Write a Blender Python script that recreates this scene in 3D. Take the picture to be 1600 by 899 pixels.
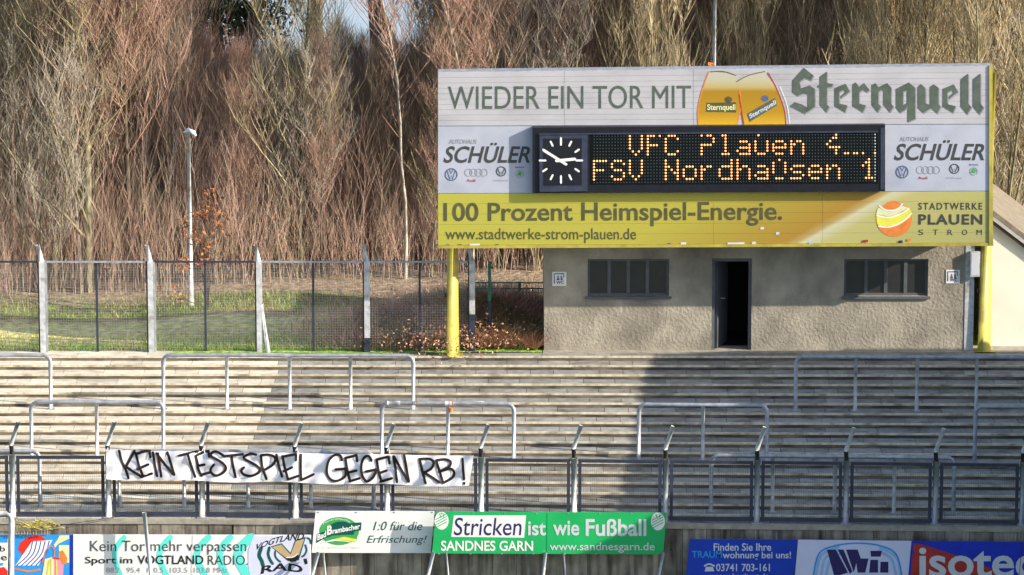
import bpy, math, random
import numpy as np
from mathutils import Vector
random.seed(7); rng = np.random.default_rng(11)
S = bpy.context.scene
for o in list(bpy.data.objects): bpy.data.objects.remove(o)
C = S.collection
# ---------------------------------------------------------------- camera
D = 95.0; EL = math.radians(12.0); H = D*math.tan(EL); F = 7600.0
TH = EL - math.atan((557-449.5)/F)
cam = bpy.data.cameras.new('camera'); co = bpy.data.objects.new('camera', cam); C.objects.link(co)
co.location = (0, -D, H); co.rotation_euler = (math.pi/2-TH, 0, 0)
cam.sensor_width = 36; cam.lens = 36*F/1600; cam.clip_start = 1; cam.clip_end = 3000
S.camera = co
ct, st = math.cos(TH), math.sin(TH)
def ray(px, py):
    xc = (px-800)/F; yc = -(py-449.5)/F
    return xc, ct+yc*st, -st+yc*ct
def PY(px, py, y):                      # the point of the plane Y = y that the photograph shows at a pixel
    d = ray(px, py); t = (y+D)/d[1]
    return Vector((t*d[0], y, H+t*d[2]))
def PZ(px, py, z):
    d = ray(px, py); t = (z-H)/d[2]
    return Vector((t*d[0], -D+t*d[1], z))
# ---------------------------------------------------------------- light
SUN_EL, SUN_AZ = math.radians(24), math.radians(71)      # azimuth measured from the wall normal, towards the right
w = bpy.data.worlds.new("World"); S.world = w; w.use_nodes = True
nt = w.node_tree; bg = nt.nodes['Background']
sky = nt.nodes.new('ShaderNodeTexSky'); sky.sky_type = 'NISHITA'; sky.sun_disc = False
sky.sun_elevation = SUN_EL; sky.air_density = 1.0; sky.dust_density = 1.6; sky.ozone_density = 1.2
sky.sun_rotation = math.pi - SUN_AZ
nt.links.new(sky.outputs[0], bg.inputs[0]); bg.inputs[1].default_value = 0.15
sl = bpy.data.lights.new('sun', 'SUN'); so = bpy.data.objects.new('sun', sl); C.objects.link(so)
sl.energy = 5.0; sl.angle = math.radians(0.5); sl.color = (1.0, 0.90, 0.74)
to_sun = Vector((math.sin(SUN_AZ)*math.cos(SUN_EL), -math.cos(SUN_AZ)*math.cos(SUN_EL), math.sin(SUN_EL)))
so.rotation_euler = to_sun.to_track_quat('Z', 'Y').to_euler(); so.location = (30, -20, 30)
S.view_settings.view_transform = 'Standard'; S.view_settings.look = 'None'
S.view_settings.exposure = 0.75; S.view_settings.gamma = 1.0
S.render.engine = 'CYCLES'
# ---------------------------------------------------------------- materials
def mat(name, col, rough=.8, metal=0.0, var=.12, scale=6, c2=None, mixs=2.0, bump=0.0, bscale=60, rand=0.0, island=False, streak=None, emit=0, spec=.3, thr=(.4, .6)):
    m = bpy.data.materials.new(name); m.use_nodes = True; n = m.node_tree; L = n.links
    b = n.nodes['Principled BSDF']; b.inputs['Roughness'].default_value = rough; b.inputs['Metallic'].default_value = metal
    b.inputs['Specular IOR Level'].default_value = spec
    tc = n.nodes.new('ShaderNodeNewGeometry')
    def noise(sc, det=4, stretch=None):
        t = n.nodes.new('ShaderNodeTexNoise'); t.inputs['Scale'].default_value = sc; t.inputs['Detail'].default_value = det
        if stretch:
            mp = n.nodes.new('ShaderNodeMapping'); mp.inputs['Scale'].default_value = stretch
            L.new(tc.outputs['Position'], mp.inputs[0]); L.new(mp.outputs[0], t.inputs['Vector'])
        else: L.new(tc.outputs['Position'], t.inputs['Vector'])
        return t.outputs['Fac']
    def mix(f, a, bb, t='MIX'):
        x = n.nodes.new('ShaderNodeMix'); x.data_type = 'RGBA'; x.blend_type = t
        if isinstance(f, float): x.inputs[0].default_value = f
        else: L.new(f, x.inputs[0])
        for i, v in ((6, a), (7, bb)):
            if isinstance(v, tuple): x.inputs[i].default_value = (*v[:3], 1)
            else: L.new(v, x.inputs[i])
        return x.outputs[2]
    def mr(v, a, b_, c, d):
        x = n.nodes.new('ShaderNodeMapRange'); L.new(v, x.inputs[0])
        for i, q in enumerate((a, b_, c, d)): x.inputs[i+1].default_value = q
        return x.outputs[0]
    out = tuple(col)
    if c2: out = mix(mr(noise(mixs, 5, streak), thr[0], thr[1], 0, 1), tuple(col), tuple(c2))
    if var:
        v = mr(noise(scale, 6), .25, .75, 1-var, 1+var)
        g = n.nodes.new('ShaderNodeCombineColor')
        for i in range(3): L.new(v, g.inputs[i])
        out = mix(1.0, out, g.outputs[0], 'MULTIPLY')
    if rand:
        if island: r = tc.outputs['Random Per Island']
        else: r = n.nodes.new('ShaderNodeObjectInfo').outputs['Random']
        v = mr(r, 0, 1, 1-rand, 1+rand); g = n.nodes.new('ShaderNodeCombineColor')
        for i in range(3): L.new(v, g.inputs[i])
        out = mix(1.0, out, g.outputs[0], 'MULTIPLY')
    if isinstance(out, tuple): b.inputs['Base Color'].default_value = (*out[:3], 1)
    else: L.new(out, b.inputs['Base Color'])
    if bump:
        bp = n.nodes.new('ShaderNodeBump'); bp.inputs['Strength'].default_value = min(1, bump*1.0); bp.inputs['Distance'].default_value = .02*bump
        L.new(noise(bscale, 6), bp.inputs['Height']); L.new(bp.outputs[0], b.inputs['Normal'])
    if emit:
        b.inputs['Emission Color'].default_value = (*col[:3], 1); b.inputs['Emission Strength'].default_value = emit
    return m
def vcmat(name, rough=.85, trans=0.0):
    m = bpy.data.materials.new(name); m.use_nodes = True; n = m.node_tree
    a = n.nodes.new('ShaderNodeVertexColor'); a.layer_name = 'col'
    b = n.nodes['Principled BSDF']; n.links.new(a.outputs[0], b.inputs['Base Color']); b.inputs['Roughness'].default_value = rough
    b.inputs['Specular IOR Level'].default_value = .15
    return m
M = {}
M['slab_sunlit'] = mat('concrete_sunlit_tone', (.64, .59, .49), var=.2, scale=5, rand=.16, c2=(.42, .37, .29), mixs=1.6, streak=(1, 6, 1), bump=.3, thr=(.5, .7))  # treads at the left: sunlight painted in as a paler tone
M['slab_shaded'] = mat('concrete_shade_tone', (.28, .28, .265), var=.26, scale=7, rand=.2, c2=(.15, .135, .11), mixs=2.2, bump=.3, thr=(.5, .75))  # same concrete further right: shade painted in as a greyer tone
M['riser'] = mat('stained_riser', (.19, .155, .115), var=.35, scale=5, c2=(.07, .055, .04), mixs=1.5, streak=(1.0, 3, 6), bump=.3, thr=(.42, .62))
M['nosing'] = mat('worn_nosing', (.62, .54, .40), var=.3, scale=9, c2=(.30, .24, .16), mixs=3, thr=(.5, .7))
M['wall'] = mat('board_marked_concrete', (.28, .245, .20), var=.35, scale=4, rand=.25, c2=(.075, .06, .05), mixs=1.6, streak=(5, 1, .55), bump=.5, bscale=25, thr=(.42, .68))
M['cope'] = mat('coping', (.34, .31, .26), var=.3, scale=6, bump=.3)
M['stucco'] = mat('rough_render', (.37, .325, .26), var=.3, scale=2.0, c2=(.22, .195, .16), mixs=1.3, streak=(1, 1, .6), bump=1.0, bscale=16, thr=(.45, .7))
M['galv'] = mat('galvanised_steel', (.37, .40, .45), rough=.45, metal=.25, var=.25, scale=9, c2=(.30, .32, .36), mixs=7, spec=.5)
M['galvw'] = mat('white_weathered_post', (.52, .54, .56), rough=.5, metal=.1, var=.25, scale=12, c2=(.28, .27, .26), mixs=5, thr=(.52, .7))
M['dark'] = mat('dark_blue_steel', (.034, .042, .07), rough=.5, metal=.1, var=.3, spec=.4)
M['wire'] = mat('wire', (.36, .36, .35), rough=.5, metal=.4, var=0)
M['wired'] = mat('dark_wire', (.085, .09, .10), rough=.5, metal=.3, var=0)
M['wiregreen'] = mat('green_wire', (.03, .16, .11), rough=.5, var=0)
M['black'] = mat('black_rubber', (.012, .012, .013), rough=.6, var=.2)
M['blacksoft'] = mat('black_case', (.008, .009, .018), rough=.45, var=.3, spec=.4)
M['casegrey'] = mat('slate_case', (.035, .045, .08), rough=.4, var=.3, spec=.4)
M['white'] = mat('white_sheet', (.44, .44, .49), rough=.55, var=.07, scale=2, c2=(.35, .35, .40), mixs=.8, streak=(1, 1, 3), thr=(.5, .75))
M['bluewhite'] = mat('bluish_white_sheet', (.42, .45, .55), rough=.55, var=.08, scale=2, c2=(.34, .37, .47), mixs=1.2, thr=(.5, .75))
M['yellow'] = mat('yellow_paint', (.42, .355, .06), rough=.45, var=.22, scale=5, c2=(.27, .22, .06), mixs=2, spec=.5, thr=(.55, .75))
M['greenink'] = mat('dark_green_ink', (.085, .11, .095), var=.25, scale=6, rough=.6)
M['greyink'] = mat('dark_grey_ink', (.055, .055, .062), var=.25, scale=8, rough=.6)
M['lightink'] = mat('pale_grey_ink', (.26, .27, .31), var=.2, rough=.6)
M['blueink'] = mat('blue_ink', (.09, .12, .24), var=.2, rough=.6)
M['oliveink'] = mat('olive_ink', (.085, .085, .04), var=.25, rough=.6)
M['blackink'] = mat('black_ink', (.012, .010, .012), var=.1, rough=.6)
M['marker'] = mat('brown_black_marker', (.018, .009, .009), var=.3, rough=.6)
M['redink'] = mat('red_ink', (.5, .03, .03), var=.1, rough=.5)
M['orange'] = mat('orange_print', (.72, .22, .05), var=.15, rough=.5)
M['lime'] = mat('lime_print', (.72, .70, .08), var=.1, rough=.5)
M['palelime'] = mat('pale_lime_print', (.68, .68, .38), var=.1, rough=.5)
M['printwhite'] = mat('white_print', (.80, .80, .80), var=.05, rough=.5)
M['dullwhite'] = mat('dull_white_print', (.60, .62, .68), var=.06, rough=.5)
M['green'] = mat('green_print', (.015, .42, .12), var=.12, scale=2, rough=.45)
M['green2'] = mat('leaf_green_print', (.05, .36, .09), var=.1, rough=.5)
M['dkgreen'] = mat('bottle_green_print', (.005, .09, .07), var=.1, rough=.5)
M['limegreen'] = mat('lime_green_print', (.45, .62, .03), var=.1, rough=.5)
M['navy'] = mat('navy_print', (.03, .02, .12), var=.1, rough=.5)
M['blue'] = mat('blue_print', (.01, .05, .46), var=.15, scale=2, rough=.4)
M['royal'] = mat('royal_blue_print', (.012, .035, .50), var=.15, rough=.4)
M['skyblue'] = mat('sky_blue_print', (.03, .30, .75), var=.12, rough=.5)
M['paleblue'] = mat('pale_blue_print', (.30, .50, .78), var=.12, rough=.5)
M['teal'] = mat('teal_print', (.12, .72, .66), var=.06, rough=.5)
M['lilac'] = mat('lilac_print', (.62, .64, .84), var=.05, rough=.5)
M['brick'] = mat('brick_red_print', (.42, .035, .035), var=.15, rough=.4)
M['red'] = mat('red_print', (.75, .03, .02), var=.1, rough=.5)
M['pink'] = mat('pink_print', (.80, .30, .45), var=.1, rough=.5)
M['cream'] = mat('cream_print', (.84, .74, .42), var=.1, rough=.5)
M['skin'] = mat('tan_print', (.50, .36, .20), var=.08, rough=.5)
M['cloth'] = mat('white_bedsheet', (.80, .78, .86), rough=.9, var=.06, scale=3)
M['glass'] = mat('dark_window_glass', (.03, .03, .032), rough=.3, var=.2, spec=.7)
M['frame'] = mat('grey_window_frame', (.11, .115, .125), rough=.6, var=.2)
M['doorleaf'] = mat('grey_door_paint', (.09, .095, .11), rough=.5, var=.25, scale=3)
M['interior'] = mat('dark_interior', (.012, .012, .012), rough=.9, var=.1)
M['housewall'] = mat('cream_house_wall', (.84, .81, .70), rough=.8, var=.06, scale=2)
M['brownwood'] = mat('brown_eave', (.09, .06, .045), rough=.7, var=.3, scale=5)
M['tile'] = mat('roof_tile', (.20, .17, .13), rough=.8, var=.3, scale=5)
M['fascia'] = mat('pale_fascia', (.45, .45, .45), rough=.6, var=.2)
M['roof'] = mat('bitumen_roof', (.06, .06, .06), rough=.9, var=.3)
M['led'] = mat('lit_lamp', (1.0, .42, .14), emit=.85, var=0)
M['ledoff'] = mat('unlit_lamp', (.03, .045, .05), rough=.4, var=0)
M['ledold'] = mat('faded_lamp', (.42, .48, .45), rough=.5, var=0)
M['ledbg'] = mat('lamp_field', (.004, .006, .008), rough=.7, var=.3, spec=.1)
M['blocker'] = mat('blocker_surface', (.55, .55, .55), rough=.9, var=.1)  # surface of the added blocker out of view
M['net'] = mat('yellow_net', (.50, .42, .12), rough=.9, var=.3)
M['leafrust'] = mat('rust_leaf', (.42, .15, .06), rough=.7, var=.2, rand=.5, island=True)
M['leafivy'] = mat('ivy_leaf', (.035, .055, .015), rough=.5, var=.2, rand=.5, island=True)
M['bramble'] = mat('dry_bramble', (.52, .27, .19), rough=.9, var=.3, rand=.6, island=True, scale=1.2, c2=(.34, .24, .12), mixs=.8)
M['blade'] = mat('grass_blade', (.20, .32, .06), rough=.8, var=.3, rand=.5, island=True, scale=1.0, c2=(.42, .36, .17), mixs=.8, thr=(.45, .65))
M['twig'] = vcmat('bark_and_twigs')
def bark(n_, c, c2): return mat(n_, c, rough=.9, var=.3, scale=4, c2=c2, mixs=5, streak=(3, 3, .8), bump=.3)
M['bark'] = bark('brown_bark', (.17, .135, .10), (.08, .06, .045))
M['barkolive'] = bark('olive_bark', (.27, .25, .15), (.13, .11, .07))
M['barkgrey'] = bark('grey_bark', (.30, .27, .23), (.12, .10, .09))
M['birch'] = bark('birch_bark', (.50, .46, .40), (.26, .22, .19))
# swoosh print of the lower yellow panel: flat print that runs across it
def yellow_print():
    m = bpy.data.materials.new('yellow_swoosh_print'); m.use_nodes = True; n = m.node_tree; L = n.links
    g = n.nodes.new('ShaderNodeNewGeometry'); sp = n.nodes.new('ShaderNodeSeparateXYZ'); L.new(g.outputs['Position'], sp.inputs[0])
    a = n.nodes.new('ShaderNodeMath'); a.operation = 'MULTIPLY_ADD'; L.new(sp.outputs[2], a.inputs[0]); a.inputs[1].default_value = -1.75; L.new(sp.outputs[0], a.inputs[2])
    z0 = PY(1240, 388, -.52); z1 = PY(1400, 303, -.52)
    u0 = z0.x-1.75*z0.z
    mr = n.nodes.new('ShaderNodeMapRange'); L.new(a.outputs[0], mr.inputs[0]); mr.inputs[1].default_value = u0-8; mr.inputs[2].default_value = u0+5
    r = n.nodes.new('ShaderNodeValToRGB'); L.new(mr.outputs[0], r.inputs[0])
    e = r.color_ramp.elements; st_ = [(0.0, (.42, .40, .06)), (.35, (.43, .38, .055)), (.48, (.38, .29, .04)), (.585, (.38, .22, .03)), (.605, (.44, .32, .12)), (.615, (.56, .54, .36)), (.65, (.47, .43, .16)), (.78, (.43, .41, .14)), (1, (.38, .37, .17))]
    e[0].position, e[0].color = st_[0][0], (*st_[0][1], 1); e[1].position, e[1].color = st_[-1][0], (*st_[-1][1], 1)
    for p, c in st_[1:-1]:
        x = e.new(p); x.color = (*c, 1)
    L.new(r.outputs[0], n.nodes['Principled BSDF'].inputs['Base Color']); n.nodes['Principled BSDF'].inputs['Roughness'].default_value = .45
    return m
M['yprint'] = yellow_print()
def beer_print():
    m = bpy.data.materials.new('beer_glass_print'); m.use_nodes = True; n = m.node_tree; L = n.links
    g = n.nodes.new('ShaderNodeNewGeometry'); sp = n.nodes.new('ShaderNodeSeparateXYZ'); L.new(g.outputs['Position'], sp.inputs[0])
    mr = n.nodes.new('ShaderNodeMapRange'); L.new(sp.outputs[2], mr.inputs[0]); mr.inputs[1].default_value = PY(1100, 195, -.52).z; mr.inputs[2].default_value = PY(1100, 108, -.52).z
    r = n.nodes.new('ShaderNodeValToRGB'); L.new(mr.outputs[0], r.inputs[0]); e = r.color_ramp.elements
    e[0].position, e[0].color = 0, (.64, .38, .02, 1); e[1].position, e[1].color = 1, (.45, .45, .43, 1)
    for p, c in ((.22, (.42, .24, .01)), (.6, (.36, .20, .01)), (.67, (.46, .36, .14)), (.8, (.46, .44, .32))):
        x = e.new(p); x.color = (*c, 1)
    L.new(r.outputs[0], n.nodes['Principled BSDF'].inputs['Base Color']); n.nodes['Principled BSDF'].inputs['Roughness'].default_value = .45
    return m
M['beer'] = beer_print()
# ---------------------------------------------------------------- builders
def tag(o, label=None, cat=None, group=None, kind=None):
    if label: o['label'] = label
    if cat: o['category'] = cat
    if group: o['group'] = group
    if kind: o['kind'] = kind
    return o
def root(name, loc, label, cat, group=None):
    o = bpy.data.objects.new(name, None); C.objects.link(o); o.location = loc; o.empty_display_size = .3
    return tag(o, label, cat, group)
def world_loc(o):
    v = Vector((0, 0, 0))
    while o is not None: v = v+o.location; o = o.parent
    return v
class MB:
    def __init__(s): s.v = []; s.f = []
    def add(s, vs, fs):
        n = len(s.v); s.v += [tuple(v) for v in vs]; s.f += [tuple(i+n for i in f) for f in fs]; return s
    def hexa(s, c):      # 8 corners: 0-3 bottom ring, 4-7 top ring
        return s.add(c, [(0, 3, 2, 1), (4, 5, 6, 7), (0, 1, 5, 4), (1, 2, 6, 5), (2, 3, 7, 6), (3, 0, 4, 7)])
    def box(s, x0, y0, z0, x1, y1, z1):
        return s.hexa([(x0, y0, z0), (x1, y0, z0), (x1, y1, z0), (x0, y1, z0), (x0, y0, z1), (x1, y0, z1), (x1, y1, z1), (x0, y1, z1)])
    def tube(s, pts, r, n=8, cap=True):
        pts = [Vector(p) for p in pts]; rs = r if isinstance(r, (list, tuple)) else [r]*len(pts)
        rings = []; ref = None
        for i, p in enumerate(pts):
            a = pts[max(0, i-1)]; b = pts[min(len(pts)-1, i+1)]; d = (b-a).normalized()
            if ref is None: ref = Vector((0, 0, 1)) if abs(d.z) < .9 else Vector((0, 1, 0))
            u = d.cross(ref)
            if u.length < 1e-4: u = d.cross(Vector((1, 0, 0)))
            u.normalize(); v = d.cross(u); ref = v.cross(d)
            rings.append([p+(u*math.cos(2*math.pi*k/n)+v*math.sin(2*math.pi*k/n))*rs[i] for k in range(n)])
        vs = [q for rg in rings for q in rg]; fs = []
        for i in range(len(pts)-1):
            for k in range(n): fs.append((i*n+k, i*n+(k+1) % n, (i+1)*n+(k+1) % n, (i+1)*n+k))
        if cap: fs.append(tuple(range(n))); fs.append(tuple(reversed([len(vs)-n+k for k in range(n)])))
        return s.add(vs, fs)
    def poly(s, pts):
        return s.add(pts, [tuple(range(len(pts)))])
    def build(s, name, m, parent=None, kind=None, smooth=False, label=None):
        me = bpy.data.meshes.new(name); off = world_loc(parent) if parent else Vector((0, 0, 0))
        me.from_pydata([(x-off.x, y-off.y, z-off.z) for x, y, z in s.v], [], s.f)
        if smooth: me.polygons.foreach_set('use_smooth', [True]*len(me.polygons))
        me.materials.append(m); o = bpy.data.objects.new(name, me); C.objects.link(o); o.parent = parent
        if kind: o['kind'] = kind
        if label: o['label'] = label
        return o
def npmesh(name, V, Fq, m, cols=None, parent=None, kind=None):
    me = bpy.data.meshes.new(name); nv, nf = len(V), len(Fq); k = Fq.shape[1]
    me.vertices.add(nv); me.vertices.foreach_set('co', np.asarray(V, dtype=np.float32).ravel())
    me.loops.add(nf*k); me.loops.foreach_set('vertex_index', np.asarray(Fq, dtype=np.int32).ravel())
    me.polygons.add(nf); me.polygons.foreach_set('loop_start', np.arange(0, nf*k, k, dtype=np.int32)); me.polygons.foreach_set('loop_total', np.full(nf, k, dtype=np.int32))
    if cols is not None:
        a = me.color_attributes.new('col', 'FLOAT_COLOR', 'POINT'); c = np.ones((nv, 4), dtype=np.float32); c[:, :3] = cols; a.data.foreach_set('color', c.ravel())
    me.update(calc_edges=True); me.materials.append(m)
    o = bpy.data.objects.new(name, me); C.objects.link(o); o.parent = parent
    if kind: o['kind'] = kind
    return o
_tc = {}
def text_mesh(s, off=0.0, shear=0.0, space=1.0):
    key = (s, off, shear, space)
    if key in _tc: return _tc[key]
    cu = bpy.data.curves.new('t', 'FONT'); cu.body = s; cu.offset = off; cu.shear = shear; cu.space_character = space; cu.resolution_u = 4
    ob = bpy.data.objects.new('t', cu); C.objects.link(ob)
    dg = bpy.context.evaluated_depsgraph_get(); me = bpy.data.meshes.new_from_object(ob.evaluated_get(dg))
    v = [(a.co.x, a.co.y) for a in me.vertices]; f = [tuple(p.vertices) for p in me.polygons]
    bpy.data.objects.remove(ob); bpy.data.curves.remove(cu); bpy.data.meshes.remove(me)
    _tc[key] = (v, f); return _tc[key]
class Print:                                # flat print on a sheet standing at depth y
    def __init__(s, y, parent): s.y = y; s.p = parent; s.n = 0
    def w(s, px, py, lay): return PY(px, py, s.y-.0012*lay)
    def poly(s, pts, m, lay=1, name='print', label=None):
        return MB().poly([s.w(x, y, lay) for x, y in pts]).build(name, M[m], s.p, label=label)
    def polys(s, lst, m, lay=1, name='print'):
        b = MB()
        for pts in lst: b.poly([s.w(x, y, lay) for x, y in pts])
        return b.build(name, M[m], s.p)
    def text(s, t, r, m, lay=2, name='lettering', off=0.0, shear=0.0, space=1.0, slope=0.0, warp=None):
        v, f = text_mesh(t, off, shear, space)
        x0 = min(a for a, _ in v); x1 = max(a for a, _ in v); y0 = min(b for _, b in v); y1 = max(b for _, b in v)
        out = []
        for a, b in v:
            u = (a-x0)/(x1-x0); q = (b-y0)/(y1-y0)
            if warp: px, py = warp(u, q)
            else: px = r[0]+u*(r[2]-r[0]); py = r[3]+q*(r[1]-r[3])+slope*(u*(r[2]-r[0]))
            out.append(s.w(px, py, lay))
        # each word is a print of its own
        iv = sorted((min(v[i][0] for i in q), max(v[i][0] for i in q)) for q in f); cuts = []; hi = iv[0][1]
        for a, b in iv:
            if a > hi+.17: cuts.append((a+hi)/2)
            hi = max(hi, b)
        if not cuts: return MB().add(out, f).build(name, M[m], s.p)
        for k in range(len(cuts)+1):
            lo = cuts[k-1] if k else -1e9; up = cuts[k] if k < len(cuts) else 1e9
            fs_ = [q for q in f if lo < v[q[0]][0] < up]; used = sorted({i for q in fs_ for i in q}); mp = {i: n for n, i in enumerate(used)}
            MB().add([out[i] for i in used], [tuple(mp[i] for i in q) for q in fs_]).build(name, M[m], s.p)
    def strokes(s, lst, wd, m, lay=2, name='print', smooth=True, yfun=None):
        b = MB()
        for i, pts in enumerate(lst): ribbon(b, pts, wd, (lambda x, y, i=i: (yfun(x, y, i) if yfun else s.w(x, y, lay+.15*(i % 6)))), smooth)
        return b.build(name, M[m], s.p)
def catmull(pts, n=5):
    if len(pts) < 3: return pts
    P = [pts[0]]+list(pts)+[pts[-1]]; out = []
    for i in range(1, len(P)-2):
        for k in range(n):
            t = k/n; a, b, c, d = P[i-1:i+3]
            out.append(tuple(.5*((2*b[j])+(-a[j]+c[j])*t+(2*a[j]-5*b[j]+4*c[j]-d[j])*t*t+(-a[j]+3*b[j]-3*c[j]+d[j])*t**3) for j in (0, 1)))
    out.append(tuple(pts[-1])); return out
def ribbon(b, pts, wd, fn, smooth=True):
    if smooth: pts = catmull(pts)
    n = len(pts); L_ = []; R_ = []
    # round-ish ends
    def unit(a, c):
        dx, dy = c[0]-a[0], c[1]-a[1]; l = math.hypot(dx, dy) or 1; return dx/l, dy/l
    ext = []
    for i in range(n):
        d = unit(pts[max(0, i-1)], pts[min(n-1, i+1)]); ws = wd[min(i, len(wd)-1)] if isinstance(wd, (list, tuple)) else wd
        ext.append((pts[i], d, ws))
    p0, d0, w0 = ext[0]; p1, d1, w1 = ext[-1]
    ext = [((p0[0]-d0[0]*w0*.45, p0[1]-d0[1]*w0*.45), d0, w0*.5)]+ext+[((p1[0]+d1[0]*w1*.45, p1[1]+d1[1]*w1*.45), d1, w1*.5)]
    vs = []
    for p, d, ws in ext:
        vs.append(fn(p[0]-d[1]*ws/2, p[1]+d[0]*ws/2)); vs.append(fn(p[0]+d[1]*ws/2, p[1]-d[0]*ws/2))
    b.add(vs, [(2*i, 2*i+1, 2*i+3, 2*i+2) for i in range(len(ext)-1)])
def circle(cx, cy, rx, ry=None, n=24, a0=0, a1=360):
    ry = rx if ry is None else ry
    return [(cx+rx*math.cos(math.radians(a0+(a1-a0)*i/n)), cy+ry*math.sin(math.radians(a0+(a1-a0)*i/n))) for i in range(n+(0 if a1-a0 == 360 else 1))]
def ring(b, cx, cy, r, wd, fn, n=20, a0=0, a1=360):
    vs = []
    for i in range(n+1):
        a = math.radians(a0+(a1-a0)*i/n)
        for q in (r-wd/2, r+wd/2): vs.append(fn(cx+q*math.cos(a), cy+q*math.sin(a)))
    b.add(vs, [(2*i, 2*i+1, 2*i+3, 2*i+2) for i in range(n)])
# ---------------------------------------------------------------- terrain
T, R, NS = .43, .0915, 17
def fan(x): return 1+.09*max(0, (x+6))/16
def YS(k, x): return -k*T*fan(x)
def hill(x, y):
    z = 0.0
    z += .5*math.exp(-((x+.6)/1.8)**2-((y-3.0)/1.6)**2)*max(0, min(1, (.7-x)/.8))
    z += .12*math.sin(x*.9)*(x < .5)*math.exp(-((y-5)/3)**2)
    if y > 40: z -= 4.5*min(1, (y-40)/18)
    return z
xs = [-400, -120, -40]+[i*1.0 for i in range(-24, 25)]+[40, 120, 400]; ys = [.32]+[.6+.4*i for i in range(20)]+[9+2*i for i in range(26)]+[70, 100]
V = []; Fc = []
for y in ys:
    for x in xs: V.append((x, y, hill(x, y)-.006*(abs(x) > 30)))
nx = len(xs)
for j in range(len(ys)-1):
    for i in range(nx-1): Fc.append((j*nx+i, j*nx+i+1, (j+1)*nx+i+1, (j+1)*nx+i))
def ground_mat():
    m = bpy.data.materials.new('meadow_and_leaf_litter'); m.use_nodes = True; n = m.node_tree; L = n.links
    g = n.nodes.new('ShaderNodeNewGeometry'); sp = n.nodes.new('ShaderNodeSeparateXYZ'); L.new(g.outputs['Position'], sp.inputs[0])
    def noise(s_, det=5):
        t = n.nodes.new('ShaderNodeTexNoise'); t.inputs['Scale'].default_value = s_; t.inputs['Detail'].default_value = det; L.new(g.outputs['Position'], t.inputs['Vector']); return t.outputs['Fac']
    def ma(op, a, b):
        x = n.nodes.new('ShaderNodeMath'); x.operation = op
        for i, q in ((0, a), (1, b)):
            if isinstance(q, (int, float)): x.inputs[i].default_value = q
            else: L.new(q, x.inputs[i])
        return x.outputs[0]
    yy = ma('ADD', sp.outputs[1], ma('MULTIPLY', ma('SUBTRACT', noise(.9), .5), 2.2))
    yy = ma('ADD', yy, ma('MULTIPLY', sp.outputs[0], -.10))
    mr = n.nodes.new('ShaderNodeMapRange'); L.new(yy, mr.inputs[0]); mr.inputs[1].default_value = 0; mr.inputs[2].default_value = 10
    r = n.nodes.new('ShaderNodeValToRGB'); L.new(mr.outputs[0], r.inputs[0]); e = r.color_ramp.elements
    st_ = [(0, (.13, .24, .035)), (.17, (.19, .28, .05)), (.23, (.37, .29, .11)), (.42, (.42, .32, .14)), (.47, (.20, .15, .08)), (.52, (.10, .11, .035)), (.62, (.09, .085, .035)), (.7, (.16, .12, .085)), (1, (.19, .15, .11))]
    st_ = [(p_, tuple(min(.62, q*1.9) for q in c_)) for p_, c_ in st_]; e[0].position, e[0].color = 0, (*st_[0][1], 1); e[1].position, e[1].color = 1, (*st_[-1][1], 1)
    for p, c in st_[1:-1]: x = e.new(p); x.color = (*c, 1)
    v = n.nodes.new('ShaderNodeMapRange'); L.new(noise(5, 8), v.inputs[0]); v.inputs[1].default_value = .3; v.inputs[2].default_value = .7; v.inputs[3].default_value = .55; v.inputs[4].default_value = 1.45
    gc = n.nodes.new('ShaderNodeCombineColor')
    for i in range(3): L.new(v.outputs[0], gc.inputs[i])
    mx = n.nodes.new('ShaderNodeMix'); mx.data_type = 'RGBA'; mx.blend_type = 'MULTIPLY'; mx.inputs[0].default_value = 1; L.new(r.outputs[0], mx.inputs[6]); L.new(gc.outputs[0], mx.inputs[7])
    b = n.nodes['Principled BSDF']; L.new(mx.outputs[2], b.inputs['Base Color']); b.inputs['Roughness'].default_value = .95; b.inputs['Specular IOR Level'].default_value = .1
    bp = n.nodes.new('ShaderNodeBump'); bp.inputs['Distance'].default_value = .06; L.new(noise(9, 8), bp.inputs['Height']); L.new(bp.outputs[0], b.inputs['Normal'])
    return m
o = MB().add(V, Fc).build('ground', ground_mat(), kind='structure', smooth=True)
wm = bpy.data.materials.new('pale_sky_surface'); wm.use_nodes = True; b = wm.node_tree.nodes['Principled BSDF']
b.inputs['Base Color'].default_value = (.34, .37, .42, 1); b.inputs['Roughness'].default_value = .2; b.inputs['Specular IOR Level'].default_value = .9
MB().poly([(-1500, 50, -3.6), (1500, 50, -3.6), (1500, 2500, -3.6), (-1500, 2500, -3.6)]).build('sky_sheet', wm, kind='structure')  # pale sheet added to stand in for sky between the trees
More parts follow.
